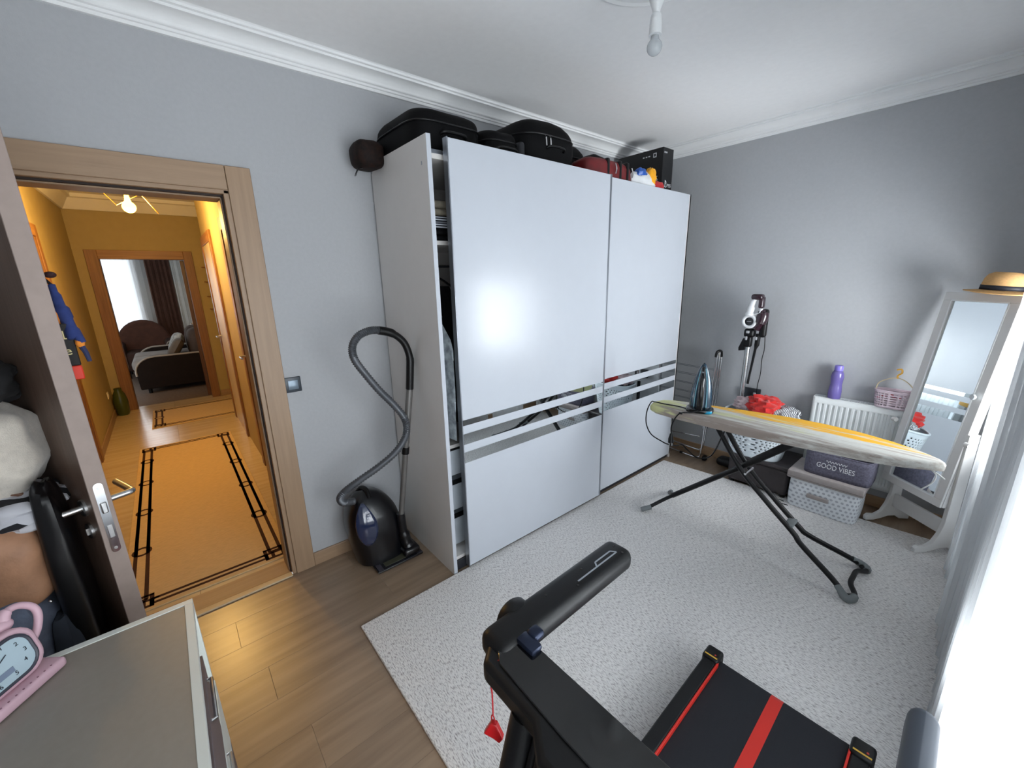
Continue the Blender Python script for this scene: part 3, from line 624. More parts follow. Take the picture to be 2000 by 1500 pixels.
for s in (-1, 1):
    x0, x1 = sorted((s * .212, s * .262))
    sr = tb('side_rail', m_tm, (x0, x1, -1.2, -.055, .015, .118), bevel=.006)
    xi = s * .2125; q = MB(); q.box(min(xi, xi - s*.007), max(xi, xi - s*.007), -1.2, -.05, .095, .118); build('edge_line', q, m_red, sr, local=True, bevel=.002)
    cp = tb('end_cap', m_tm, (s*.238 - .032, s*.238 + .032, -.062, .008, .0, .128), r=.012)
    q = MB(); q.box(s*.238 - .024, s*.238 + .024, -.052, -.046, .1275, .1288); build('warning_label', q, m_yel, cp, local=True, smooth=False)
    q = MB(); q.cyl((s*.238 + .012, -.036, .127), (s*.238 + .012, -.036, .1292), .0035, 10); build('warning_dot', q, mat('red_dot', (170,50,40), .5), cp, local=True)
tb('motor_hood', m_tm, (-.27, .27, -1.48, -1.17, .01, .20), r=.04)
for s in (-1, 1):
    q = MB(); q.tube([(s*.27, -1.22, .06), (s*.235, -1.17, .45), (s*.19, -1.115, .85)], [.033, .030, .028], 14); build('upright', q, m_tm, g, local=True)
    q = MB(); q.rbox((-.310 if s < 0 else .295, -.87, .877), (.084 if s < 0 else .040, .47, .062), .024, 4); ra = build('handrail', q, m_tm if s < 0 else mat('window_lit_rail', (58,64,74), .5), g, local=True)  # right rail gets a paler copy, window light painted into its colour
    q = MB(); q.lathe([(.04,-.02),(.045,-.014),(.045,.014),(.04,.02)], 24, m=Matrix.Translation((-.348 if s < 0 else .285, -1.0, .865)) @ Matrix.Rotation(PI/2, 4, 'Y')); build('pivot_knob', q, m_tm, g, local=True)
    if s < 0:
        q = MB(); lz = .9085
        def ln(a, b, w=.0022):
            a, b = Vector(a), Vector(b); d = (b - a).normalized(); n_ = Vector((-d.y, d.x)) * w; q.add([(a.x+n_.x, a.y+n_.y, lz), (b.x+n_.x, b.y+n_.y, lz), (b.x-n_.x, b.y-n_.y, lz), (a.x-n_.x, a.y-n_.y, lz)], [(0,1,2,3)])
        ln((-.296,-.84),(-.296,-.68)); ln((-.296,-.68),(-.310,-.69)); ln((-.310,-.69),(-.310,-.755)); ln((-.310,-.755),(-.297,-.765)); build('line_marking', q, mat('silver_line', (170,176,184), .3, .5), ra, local=True, smooth=False)
        for (sx_, sy_) in ((-.315,-.665),(-.285,-.67),(-.318,-.80),(-.288,-.85),(-.318,-.93)):
            q = MB(); q.cyl((sx_, sy_, .9075), (sx_, sy_, .9088), .0035, 10); build('screw', q, m_blackg, ra, local=True)
# console
q = MB(); q.prism([(-.362,-1.0),(-.345,-1.072),(-.294,-1.136),(-.15,-1.138),(-.10,-1.175),(.10,-1.175),(.15,-1.138),(.294,-1.136),(.33,-1.072),(.33,-1.0),(.27,-1.0),(.24,-1.03),(-.25,-1.03),(-.27,-1.0)], .842, .893); cs = build('console', q, m_tm, g, local=True, bevel=.012, seg=3)
q = MB(); q.prism([(-.295,-1.07),(-.29,-1.10),(-.265,-1.116),(-.09,-1.125),(.09,-1.125),(.265,-1.116),(.295,-1.07),(.27,-1.034),(-.26,-1.034)], .8935, .8975); build('glass_plate', q, m_blackg, cs, local=True, bevel=.003)
q = MB(); q.rbox((.02, -1.145, .80), (.24, .10, .15), .04, 4); build('console_body', q, m_blackg, cs, local=True)
q = MB(); q.tube([(.055 * math.cos(a) + .03, -1.195 + .04 * math.sin(a), .884) for a in [i * 2 * PI / 30 for i in range(30)]], .004, 8, closed=True); build('holder_ring', q, m_chrome, cs, local=True)
text('lettering', '0', .018, mat('silver_line', (170,176,184), .3), cs, frame((-.075, -1.185, .8815), (1,0,0), (0,1,0)), local=True)
q = MB(); q.rbox((-.255, -1.045, .902), (.05, .03, .016), .006, 2); q.rbox((-.262, -1.02, .905), (.03, .03, .02), .008, 3); build('hinge_bracket', q, mat('dark_blue_metal', (38,46,66), .3, .6), g, local=True)
q = MB(); q.tube(spline([(-.155,-1.12,.83),(-.165,-1.135,.74),(-.19,-1.16,.55),(-.2,-1.2,.30),(-.19,-1.2,.20)], 8), .009, 10); q.tube(spline([(-.135,-1.13,.83),(-.145,-1.15,.7),(-.16,-1.19,.45),(-.17,-1.2,.2)], 8), .009, 10); build('cable', q, m_black, g, local=True)
g2 = thing('safety_key', 'red safety key cord dangling from the treadmill console', 'safety key', (1.845, -.04, .55))
kx, ky = 1.856, -.050
q = MB(); q.tube(spline([(1.886,-.006,.903),(1.862,-.028,.905),(kx + .001,ky + .002,.897),(kx - .001,ky - .004,.88),(kx,ky,.83),(kx,ky,.772)], 6), .0017, 8); q.tube([(kx + .006*math.cos(a), ky, .760 + .012*math.sin(a)) for a in [i*2*PI/16 for i in range(16)]], .0015, 6, closed=True); build('cord', q, mat('red_cord', (170,20,30), .6), g2)
q = MB(); q.prism([(-.006,.022),(.006,.022),(.02,-.012),(.012,-.026),(0,-.018),(-.022,-.010)], -.006, .006, frame((kx + .002, ky, .735), (.8,.55,0), (0,0,1))); build('clip', q, mat('red_clip', (186,24,28), .35), g2, bevel=.002)
g2 = thing('red_strap', 'thin red strap hanging straight down beside the treadmill upright', 'strap', (1.95, -.06, .3))
q = MB(); q.tube([(1.950,-.045,.845),(1.950,-.046,.6),(1.950,-.047,.3)], .0018, 8); build('cord', q, MATS['red_cord'], g2)
q = MB(); q.box(1.944, 1.956, -.050, -.044, .79, .842); build('tab', q, MATS['red_clip'], g2, bevel=.001)

# ------------------------------------------------------------------ ironing board
def iron_cover():
    m = mat('board_cover', (206,206,200), .9, var=.03, scale=40, bump=.2, bscale=120); N, L, b = nodes(m); tc = [n for n in N if n.type == 'TEX_COORD'][0]
    def layer(src, col, sc, lo, hi, seed, st=(1.3, 9, 9)):
        mp = N.new('ShaderNodeMapping'); mp.inputs['Scale'].default_value = st; mp.inputs['Location'].default_value = (seed, seed * 2.3, 0); mp.inputs['Rotation'].default_value = (0, 0, -.08)
        L.new(tc.outputs['Object'], mp.inputs[0]); nz = N.new('ShaderNodeTexNoise'); nz.inputs['Scale'].default_value = sc; nz.inputs['Detail'].default_value = 6; nz.inputs['Roughness'].default_value = .65; L.new(mp.outputs[0], nz.inputs['Vector'])
        rp = N.new('ShaderNodeValToRGB'); rp.color_ramp.elements[0].position = lo; rp.color_ramp.elements[0].color = (0,0,0,1); rp.color_ramp.elements[1].position = hi; rp.color_ramp.elements[1].color = (1,1,1,1); L.new(nz.outputs[0], rp.inputs[0])
        mx = N.new('ShaderNodeMix'); mx.data_type = 'RGBA'; L.new(rp.outputs[0], mx.inputs[0]); L.new(src, mx.inputs[6]); mx.inputs[7].default_value = lin(col); return mx.outputs[2]
    s = b.inputs['Base Color'].links[0].from_socket
    sp = N.new('ShaderNodeSeparateXYZ'); L.new(tc.outputs['Object'], sp.inputs[0])
    def band(src, col, axis, lo, hi, sc, seed, n0=.38, n1=.56):      # a printed streak that follows the board's length
        mr = N.new('ShaderNodeMapRange'); mr.inputs['From Min'].default_value = lo; mr.inputs['From Max'].default_value = hi; L.new(sp.outputs[axis], mr.inputs['Value'])
        mp = N.new('ShaderNodeMapping'); mp.inputs['Scale'].default_value = (2.2, 22, 22); mp.inputs['Location'].default_value = (seed, seed * 2.3, 0); L.new(tc.outputs['Object'], mp.inputs[0])
        nz = N.new('ShaderNodeTexNoise'); nz.inputs['Scale'].default_value = sc; nz.inputs['Detail'].default_value = 6; nz.inputs['Roughness'].default_value = .7; L.new(mp.outputs[0], nz.inputs['Vector'])
        ad = N.new('ShaderNodeMath'); ad.operation = 'ADD'; L.new(nz.outputs[0], ad.inputs[0]); sb = N.new('ShaderNodeMath'); sb.operation = 'MULTIPLY_ADD'; sb.inputs[1].default_value = .5; sb.inputs[2].default_value = -.25; L.new(mr.outputs[0], sb.inputs[0]); L.new(sb.outputs[0], ad.inputs[1])
        rp = N.new('ShaderNodeValToRGB'); rp.color_ramp.elements[0].position = n0; rp.color_ramp.elements[0].color = (0,0,0,1); rp.color_ramp.elements[1].position = n1; rp.color_ramp.elements[1].color = (1,1,1,1); L.new(ad.outputs[0], rp.inputs[0])
        mx = N.new('ShaderNodeMix'); mx.data_type = 'RGBA'; L.new(rp.outputs[0], mx.inputs[0]); L.new(src, mx.inputs[6]); mx.inputs[7].default_value = lin(col); return mx.outputs[2]
    s = layer(s, (176,168,160), 1.4, .47, .60, 5.0, (1.6, 26, 26))
    s = band(s, (150,138,130), 1, 2.14, 1.93, 1.2, 3.0, .52, .70)
    s = band(s, (206,206,150), 0, 1.25, .95, 1.2, 11.0, .46, .62)
    s = layer(s, (204,206,150), .9, .56, .64, 17.0, (1.4, 12, 12))
    s = band(s, (232,172,36), 1, 2.08, 2.27, .8, 23.4, .53, .62)
    L.new(s, b.inputs['Base Color']); return m
m_cover = iron_cover()
far = [(.957,2.05),(.975,2.115),(1.021,2.152),(1.15,2.20),(1.301,2.241),(1.47,2.285),(1.628,2.319),(1.75,2.334),(1.856,2.338),(2.0,2.325),(2.149,2.280),(2.26,2.220),(2.325,2.165),(2.343,2.130)]
near = [(.957,2.01),(.97,1.965),(1.03,1.928),(1.154,1.916),(1.27,1.919),(1.386,1.921),(1.573,1.926),(1.789,1.960),(1.945,1.982),(2.05,1.998),(2.133,2.017),(2.22,2.05),(2.30,2.098),(2.335,2.12)]
g = thing('ironing_board', 'ironing board with a white and yellow brushstroke cover on black legs', 'ironing board', (1.6, 2.12, RZ))
ol = [Vector((x, y, 0)) for x, y in far] + [Vector((x, y, 0)) for x, y in near[::-1]]
cen = Vector((1.62, 2.12, 0)); BZ = .80
def ring(k, z, dn=0):
    out = []
    for i, p in enumerate(ol):
        d = (p - cen); r = Vector((d.x * k, d.y, 0)); s = (d.length - dn) / d.length if d.length else 1
        out.append((cen.x + d.x * s, cen.y + d.y * (1 - dn / max(.08, abs(d.y) if abs(d.y) > .08 else .08) * .5 if dn else 1), z))
    return out
q = MB(); rings = [ring(1, BZ - .045, .02), ring(1, BZ - .043, .004), ring(1, BZ - .03, 0), ring(1, BZ - .012, 0), ring(1, BZ - .002, .006), ring(1, BZ, .018)]
vs = [p for r_ in rings for p in r_]; n = len(ol); fs = []
for i in range(len(rings) - 1):
    for j in range(n): fs.append((i*n + j, i*n + (j+1) % n, (i+1)*n + (j+1) % n, (i+1)*n + j))
fs += [tuple(range(n - 1, -1, -1)), tuple((len(rings)-1)*n + j for j in range(n))]
q.add(vs, fs); build('padded_top', q, m_cover, g, ang=60)
q = MB(); q.tube(spline([(2.300,2.12,.757),(2.32,2.115,.735),(2.315,2.105,.70),(2.285,2.10,.655)], 6), .003, 6); q.tube(spline([(2.30,2.12,.757),(2.335,2.12,.735),(2.35,2.118,.725)], 5), .003, 6); build('drawstring', q, mat('white_cord', (228,228,226), .8), g)
m_leg = mat('board_leg_black', (6,6,8), .4, spec=.3); m_foot = mat('grey_rubber', (112,118,120), .6)
TLx = 1.32
# leg pair A: from the blunt end down to the foot near the mirror
for s, yt, yf in ((-1, 2.075, 1.975), (1, 2.165, 2.325)):
    pth = spline([(1.335, yt, .752), (1.36, yt, .73), (1.53, yt, .495), (1.70, yt, .335), (1.845, yt + s*.002, .212), (1.895, yt + s*.02, .17), (2.06, yf - s*.035, .075), (2.118, yf, .040)], 6); q = MB(); q.tube(pth, .0145, 12); build('leg', q, m_leg, g)
q = MB(); q.tube(spline([(2.125,1.985,.032),(2.155,2.02,.034),(2.125,2.08,.05),(2.122,2.15,.055),(2.125,2.22,.05),(2.155,2.285,.034),(2.128,2.318,.032)], 6), .0125, 12); build('foot_bar', q, m_leg, g)
for yy, s in ((1.965,-1), (2.335,1)):
    q = MB(); q.tube(spline([(2.085, yy - s*.028, .062), (2.13, yy, .033), (2.152, yy - s*.018, .031), (2.158, yy - s*.045, .034)], 5), [.016]*3 + [.0195]*10 + [.017]*3, 12); build('foot_cap', q, m_foot, g)
# leg B: other way, single wide tube splitting at the foot
q = MB(); q.tube([(1.80, 2.12, .752), (1.745, 2.12, .70), (1.58, 2.12, .545)], .022, 12); q.tube([(1.60, 2.12, .56), (1.50, 2.11, .47), (1.12, 2.08, .135)], .017, 12); build('leg', q, m_leg, g)
q = MB(); q.tube(spline([(1.18, 2.085, .185), (1.09, 2.05, .11), (1.005, 1.945, .036), (.99, 1.93, .03)], 5), .012, 10); q.tube(spline([(1.14, 2.09, .155), (1.08, 2.14, .105), (1.01, 2.25, .05), (1.0, 2.29, .03)], 5), .012, 10); build('foot_bar', q, m_leg, g)
for a, b in (((1.03,1.966,.050),(.982,1.918,.029)), ((1.02,2.235,.055),(.996,2.30,.030))):
    q = MB(); q.cyl(a, b, .0165, 12); build('foot_cap', q, m_foot, g)
q = MB(); q.cyl((1.565, 2.06, .475), (1.565, 2.18, .475), .007, 10); build('pivot_pin', q, m_chrome, g)
q = MB(); q.rbox((1.815, 2.12, .242), (.045, .10, .022), .008, 2); build('cross_bracket', q, m_foot, g)
q = MB(); q.box(1.30, 1.36, 2.05, 2.19, .748, .757); q.box(1.55, 1.95, 2.09, 2.15, .748, .757); build('under_rail', q, m_leg, g)
# steam iron standing on its heel
g = thing('steam_iron', 'black and teal steam iron standing upright on the ironing board', 'iron', (1.262, 2.05, BZ))
m_teal = mat('teal_plastic', (8,50,72), .25, coat=.3, var=.04); m_irb = mat('iron_black', (8,10,14), .25, coat=.3)
im = Matrix.Translation((1.262, 2.05, BZ)) @ rotz(math.radians(22))     # local: x across, y toward the back (sole), z up to the tip
def sole(z): return .062 * max(0, 1 - (max(0, z - .05) / .255) ** 1.9) ** .75 if z > .05 else .062
q = MB()
def irn(u, v):
    z = .012 + .29 * v; wv = max(.0015, sole(z)); a = PI * u; return (wv * math.cos(a) * (1 - .1 * math.sin(a)), .03 - (.052 * (1 - v * .55)) * math.sin(a) * (1 - v ** 3 * .8), z)
q.surf(irn, 18, 20, m=im); build('shell', q, m_teal, g, solid=.002)
q = MB(); vs = [(s * max(.001, sole(z)) * 1.04, .032, z) for z in [.012 + .29 * i / 20 for i in range(21)] for s in (-1, 1)]
q.add(vs + [(x, y + .008, z) for x, y, z in vs], [(2*i, 2*i+1, 2*i+3, 2*i+2) for i in range(20)] + [(42+2*i, 42+2*i+2, 42+2*i+3, 42+2*i+1) for i in range(20)] + [(2*i, 2*i+2, 42+2*i+2, 42+2*i) for i in range(20)] + [(2*i+1, 42+2*i+1, 42+2*i+3, 2*i+3) for i in range(20)], im); build('soleplate', q, mat('dark_sole', (44,50,58), .25, .8), g)
q = MB(); q.tube(spline([(0,-.01,.285),(0,-.035,.25),(0,-.062,.20),(0,-.07,.13),(0,-.062,.06),(0,-.045,.02)], 6), [.008]+[.012]*8+[.0175]*18+[.02]*4, 12, m=im); build('handle', q, m_irb, g)
q = MB(); q.ell((0, -.005, .014), (.082, .062, .016), 26, 8, .6, m=im); build('heel', q, m_irb, g)
q = MB(); q.ell((.03, -.03, .013), (.045, .035, .013), 18, 8, .6, m=im); build('heel_accent', q, mat('bright_teal', (24,150,190), .3), g)
for k in range(3):
    q = MB(); q.rbox((0, -.055 + .012 * k, .262 - .018 * k + .0), (.012, .012, .008), .003, 2, im); build('button', q, mat('iron_button', (110,120,128), .3), g)
for s in (-1, 1):
    q = MB(); q.tube([im @ Vector((s * sole(z) * .55, .03 - .052 * (1 - (z - .012) / .29 * .55) * .86 * (1 - ((z - .012) / .29) ** 3 * .8) - .002, z)) for z in [.03 + .24 * i / 14 for i in range(15)]], .0025, 6); build('trim_line', q, mat('pale_teal', (120,180,196), .3), g)
q = MB(); q.tube(spline([(1.235,2.03,BZ+.02),(1.20,2.01,BZ+.012),(1.14,2.005,BZ+.014),(1.06,1.995,BZ+.012),(.99,1.985,BZ+.014),(.96,1.99,BZ+.004),(.945,1.97,BZ-.06),(.955,1.955,BZ-.14),(1.0,1.95,BZ-.205),(1.08,1.955,BZ-.235),(1.12,1.957,BZ-.242),(1.17,1.955,BZ-.235),(1.22,1.95,BZ-.215),(1.26,1.945,BZ-.235),(1.33,1.945,BZ-.265),(1.40,1.96,BZ-.23),(1.43,2.0,BZ-.12),(1.435,2.05,BZ-.048)], 8), .004, 8); build('cord', q, m_black, g)
q = MB(); q.tube(spline([(1.285,1.99,BZ+.02),(1.25,1.95,BZ+.010),(1.21,1.915,BZ+.006),(1.185,1.90,BZ-.03),(1.165,1.90,BZ-.09),(1.165,1.905,BZ-.145)], 8), .0042, 8); build('cord_tail', q, m_black, g)
q = MB(); q.tube([(1.165,1.905,BZ-.14),(1.165,1.905,BZ-.175),(1.167,1.905,BZ-.20)], [.008,.016,.018], 12); pg = build('plug', q, m_black, g)
for d in (-.009, .009):
    q = MB(); q.cyl((1.167 + d, 1.905, BZ - .20), (1.167 + d, 1.905, BZ - .222), .003, 8); build('prong', q, m_chrome, pg)
q = MB(); q.rbox((1.215, 1.905, BZ + .008), (.022, .014, .012), .004, 2); build('cord_clip', q, m_black, g)
# ------------------------------------------------------------------ folded drying rack
g = thing('drying_rack', 'folded chrome drying rack leaning between wardrobe and far wall', 'drying rack', (.74, 3.12, 0))
yr = 3.10
for k, (dx, dy) in enumerate(((0, 0), (.018, .03), (.036, .055))):
    q = MB(); q.tube(spline([(.845 + dx, yr + dy - .02, .30), (.872 + dx*.7, yr + dy, .60), (.888 + dx*.4, yr + dy, .96), (.889 + dx*.3, yr + dy, .985)], 5), .009, 10); build('upright', q, m_chrome, g)
q = MB(); q.tube(spline([(.882, yr - .005, .95), (.889, yr - .005, .995), (.905, yr + .03, .998), (.905, yr + .05, .95)], 5), .011, 10); build('end_cap', q, m_black, g)
for k, z in enumerate((.85, .835, .775, .758, .69, .675, .61, .595, .545, .53)):
    q = MB(); q.tube([(.50, yr + .01 + .02 * (k % 2), z), (.875, yr + .01 + .02 * (k % 2), z - .01)], .0022, 6); build('wire', q, mat('grey_wire', (120,126,132), .35, .8), g)
for o_, z0 in ((0, .02), (.035, .085)):
    q = MB(); q.tube(spline([(.50, yr - .05 + o_, z0 + .02), (.60, yr - .05 + o_, z0 + .01), (.79, yr - .05 + o_, z0), (.835, yr - .05 + o_, z0 + .01), (.855, yr - .045 + o_, z0 + .06), (.865, yr - .03 + o_, .40), (.87, yr - .01 + o_*.6, .62)], 7), .0075, 10); build('leg_loop', q, m_chrome, g)
q = MB(); q.tube([(.52, yr - .04, .20), (.82, yr - .02, .215)], .005, 8); build('brace', q, m_chrome, g)
q = MB(); q.rbox((.68, yr - .05, .024), (.03, .02, .02), .005, 2); q.rbox((.885, yr - .02, .025), (.035, .05, .045), .01, 2); build('joint', q, m_black, g)
q = MB(); q.tube(spline([(.56, yr - .12, .60), (.60, yr - .13, .50), (.56, yr - .12, .42), (.52, yr - .11, .36)], 6), .004, 8); build('white_loop', q, m_white, g)

# ------------------------------------------------------------------ stick vacuum
g = thing('stick_vacuum', 'white and black cordless stick vacuum upright against the far wall', 'vacuum cleaner', (1.11, 3.13, 0))
yv = 3.12
q = MB(); q.cyl((1.112, yv, .62), (1.112, yv, 1.075), .019, 18); build('tube', q, mat('satin_tube', (188,190,192), .25, .9), g)
q = MB(); q.tube([(1.112, yv, .60), (1.112, yv, .30), (1.112, yv, .09)], .016, 14); build('lower_tube', q, m_black, g)
q = MB(); q.rbox((1.112, yv - .02, .045), (.24, .11, .07), .03, 3); build('floor_head', q, m_black, g)
q = MB(); q.rbox((1.113, yv - .002, 1.11), (.05, .055, .10), .016, 3); q.rbox((1.118, yv - .006, 1.175), (.075, .075, .07), .02, 3); build('neck', q, m_black, g)
q = MB(); q.prism([(-.01,.05),(.012,.05),(.012,-.045),(-.035,-.055),(-.038,-.03)], -.02, .02, frame((1.085, yv, 1.08), (1,0,0), (0,0,1))); build('release_lever', q, m_black, g, bevel=.004)
q = MB(); fm = frame((1.115, yv - .042, 1.268), (1,0,0), (0,0,1))
q.tube([fm @ Vector((.043*math.cos(a), .043*math.sin(a), .0)) for a in [i*2*PI/40 for i in range(40)]], .013, 12, closed=True); m_wv = mat('vacuum_white', (232,234,236), .25, coat=.3); build('motor_ring', q, m_wv, g)
q = MB(); q.cyl(fm @ Vector((0,0,-.02)), fm @ Vector((0,0,.006)), .034, 28); dk = build('motor_disc', q, m_blackg, g)
q = MB(); q.box(-.016, .016, -.0025, .0025, .0065, .0071, fm); build('brand_bar', q, mat('grey_print', (150,152,156), .5), dk, smooth=False)
q = MB(); q.tube(spline([(1.105, yv - .03, 1.315), (1.108, yv - .03, 1.35), (1.115, yv - .03, 1.40), (1.13, yv - .03, 1.435), (1.14, yv - .028, 1.452)], 6), [.034]*4+[.028]*6+[.022]*6+[.018]*9, 14); build('handle_shell', q, m_wv, g)
q = MB(); q.tube(spline([(1.135, yv - .03, 1.315), (1.165, yv - .03, 1.325), (1.18, yv - .03, 1.335), (1.185, yv - .03, 1.37)], 5), .011, 10); build('grip_bridge', q, m_wv, g)
m_plum = mat('dark_plum', (44,20,32), .25, coat=.4)
q = MB(); q.rbox((1.147, yv - .02, 1.456), (.082, .07, .045), .018, 3); q.rbox((1.178, yv - .015, 1.415), (.035, .06, .09), .014, 3); build('battery', q, m_plum, g)
q = MB(); q.tube(spline([(1.16, yv - .02, 1.21), (1.185, yv - .02, 1.26), (1.195, yv - .015, 1.31), (1.185, yv - .01, 1.35)], 5), [.03]*5+[.042]*8+[.03]*3, 14); build('dust_cup', q, m_plum, g)
q = MB(); q.rbox((1.205, yv + .005, 1.255), (.05, .05, .22), .02, 3); build('holder', q, m_black, g)
q = MB(); q.tube([(1.175, yv + .01, 1.17), (1.172, yv + .01, 1.08), (1.165, yv + .01, 1.05), (1.148, yv + .005, .82), (1.143, yv + .005, .76)], [.018,.018,.010,.008,.010], 10); build('crevice_tool', q, m_black, g)
q = MB(); q.rbox((1.168, yv - .012, 1.135), (.016, .012, .026), .005, 2); q.rbox((1.108, yv - .045, 1.135), (.016, .012, .03), .005, 2); q.rbox((1.115, yv - .048, 1.185), (.024, .014, .02), .005, 2); build('button', q, mat('light_grey_button', (176,178,182), .35), g)
q = MB(); q.tube(spline([(1.215, yv + .03, 1.16), (1.215, yv + .055, 1.05), (1.205, yv + .06, .95), (1.21, yv + .06, .85), (1.2, yv + .06, .75), (1.2, yv + .06, .66)], 6), .003, 8); build('charging_cord', q, m_black, g)
g = thing('wall_charger', 'small black wall charger plate behind the stick vacuum tube', 'charger', (1.15, YF, .66))
q = MB(); q.rbox((1.145, YF - .012, .665), (.15, .024, .085), .006, 2); build('plate', q, mat('graphite_plate', (34,38,44), .4), g)
q = MB(); q.rbox((1.18, YF - .027, .665), (.022, .008, .022), .004, 2); build('socket_face', q, mat('light_grey_button', (176,178,182), .35), g)

# ------------------------------------------------------------------ pouf and laundry basket
g = thing('leather_pouf', 'dark brown leather pouf under the laundry basket', 'pouf', (1.37, 3.01, 0))
m_pouf = mat('dark_brown_leather', (46,40,42), .45, var=.1, scale=18, bump=.15, bscale=90)
q = MB(); q.rbox((1.385, 3.02, .13), (.42, .37, .20), .025, 3); build('body', q, m_pouf, g)
q = MB(); q.rbox((1.385, 3.02, .240), (.43, .375, .032), .013, 3); build('lid', q, m_pouf, g)
for dx in (-.18, .18):
    for dy in (-.15, .15):
        q = MB(); q.lathe([(.02,0),(.022,.02),(.02,.04)], 12, (1.385 + dx, 3.02 + dy, 0)); build('foot', q, m_black, g)
g = thing('laundry_basket', 'white perforated plastic laundry basket on the brown pouf', 'basket', (1.32, 2.97, .257))
def bas(cx, cy, z0, h, a0, b0, a1, b1):
    def fn(u, v):
        t = 2 * PI * u; s = lambda x: math.copysign(abs(x) ** .62, x); a = a0 + (a1 - a0) * v; b = b0 + (b1 - b0) * v
        return (cx + a * s(math.cos(t)), cy + b * s(math.sin(t)), z0 + h * v)
    return fn
fn = bas(1.322, 2.955, .258, .33, .175, .115, .24, .14)
m_bask = mat('white_basket', (222,232,238), .4)
q = MB(); q.surf(fn, 132, 31, True, skip=lambda j, i: 2 < i < 27 and i % 2 == 0 and (j + (i // 2) % 2) % 3 == 1 and True); build('shell', q, m_bask, g, solid=.004)
q = MB(); q.add([fn(i / 40, 0) for i in range(40)], [tuple(range(40))]); build('base', q, m_bask, g, solid=.004)
q = MB(); q.tube([fn(i / 60, 1) for i in range(60)], .009, 8, closed=True); build('rim', q, m_bask, g)
def cloth(name, lab, mt, c, rad, seed, amp=.18, e=.85, fr=11):
    q = MB(); q.ell(c, rad, 40, 24, e, amp, fr, seed=seed); o = build(name, q, mt, smooth=True); return tag(o, lab, 'clothes')
cloth('red_cloth', 'bright red cloth heaped in the laundry basket', mat('red_cloth_fabric', (206,44,40), .9, var=.08, scale=16, sheen=.2), (1.335, 2.975, .645), (.115, .11, .075), 3)
cloth('grey_striped_cloth', 'grey and white striped cloth beside the red cloth in the basket', stripes_mat('grey_stripes', (70,72,80), (206,208,210), 110, 0), (1.455, 3.01, .60), (.10, .11, .06), 5, .12)
cloth('pale_pink_cloth', 'pale pinkish cloth at the left of the red cloth in the basket', mat('pale_cloth', (196,176,178), .9), (1.215, 3.0, .625), (.10, .09, .055), 8, .15)
cloth('dark_basket_fill', 'added slate grey filling that darkens the laundry basket holes', mat('basket_hole_dark', (74,80,92), .95), (1.315, 2.995, .50), (.19, .11, .10), 2, .06, .7)  # unseen filling added in a dark colour so the basket holes read as shaded

# ------------------------------------------------------------------ storage boxes
def dots_mat():
    m = mat('dotted_fabric', (222,226,230), .85, var=.02); N, L, b = nodes(m); tc = [n for n in N if n.type == 'TEX_COORD'][0]
    sp = N.new('ShaderNodeSeparateXYZ'); L.new(tc.outputs['Object'], sp.inputs[0])
    def M_(op, a, bb):
        n = N.new('ShaderNodeMath'); n.operation = op
        for k, v in enumerate((a, bb)):
            if v is None: continue
            if isinstance(v, (int, float)): n.inputs[k].default_value = v
            else: L.new(v, n.inputs[k])
        return n.outputs[0]
    P = 1 / .030; row = M_('MULTIPLY', sp.outputs[2], P * 1.12); ri = M_('FLOOR', row, None); odd = M_('MULTIPLY', M_('MODULO', ri, 2.0), .5)
    hx = M_('ADD', M_('MULTIPLY', M_('ADD', sp.outputs[0], sp.outputs[1]), P), odd)
    u = M_('SUBTRACT', M_('FRACT', hx, None), .5); v = M_('SUBTRACT', M_('FRACT', row, None), .5)
    d = M_('ADD', M_('MULTIPLY', u, u), M_('MULTIPLY', v, v)); k = M_('LESS_THAN', d, .082)
    mx = N.new('ShaderNodeMix'); mx.data_type = 'RGBA'; src = b.inputs['Base Color'].links[0].from_socket; L.new(k, mx.inputs[0]); L.new(src, mx.inputs[6]); mx.inputs[7].default_value = lin((172,176,184)); L.new(mx.outputs[2], b.inputs['Base Color']); return m
g = thing('dotted_storage_box', 'white fabric storage box with grey dots under the grey box', 'storage box', (1.81, 2.92, RZ))
def bulge(x0, x1, y0, y1, z0, z1, b):
    def fn(u, v):
        t = 2*PI*u; s = lambda x: math.copysign(abs(x) ** .30, x); k = 1 + b * math.sin(PI * v)
        return ((x0+x1)/2 + (x1-x0)/2 * s(math.cos(t)) * k, (y0+y1)/2 + (y1-y0)/2 * s(math.sin(t)) * k, z0 + (z1 - z0) * v)
    return fn
fn = bulge(1.612, 2.005, 2.785, 3.06, RZ + .002, .232, .02)
q = MB(); q.surf(fn, 64, 8, True); q.add([fn(i/64, 0) for i in range(64)], [tuple(range(64))]); q.add([fn(i/64, 1) for i in range(64)], [tuple(range(64))]); build('body', q, dots_mat(), g)
m_lid = mat('taupe_fabric', (156,148,146), .85, var=.05, scale=50, bump=.2)
q = MB(); q.rbox((1.812, 2.922, .254), (.425, .305, .058), .010, 2); ld = build('lid', q, m_lid, g)
q = MB(); q.box(1.600, 2.024, 2.767, 2.770, .240, .243); build('lid_seam', q, mat('taupe_dark', (120,112,110), .8), ld, smooth=False)
q = MB(); q.rbox((1.795, 2.770, .133), (.125, .012, .030), .004, 2); build('handle', q, m_lid, g)
q = MB(); q.tube(spline([(1.60, 2.80, .016), (1.575, 2.77, .03), (1.585, 2.75, .018), (1.64, 2.76, .016)], 6), .003, 8); build('tie_loop', q, m_black, g)
g = thing('grey_felt_box', 'grey felt storage box with white lettering on the dotted box', 'storage box', (1.85, 2.93, .285))
m_felt = mat('grey_felt', (98,96,112), .95, var=.18, scale=90, bump=.4)
fn = bulge(1.675, 2.035, 2.815, 3.06, .284, .448, .01)
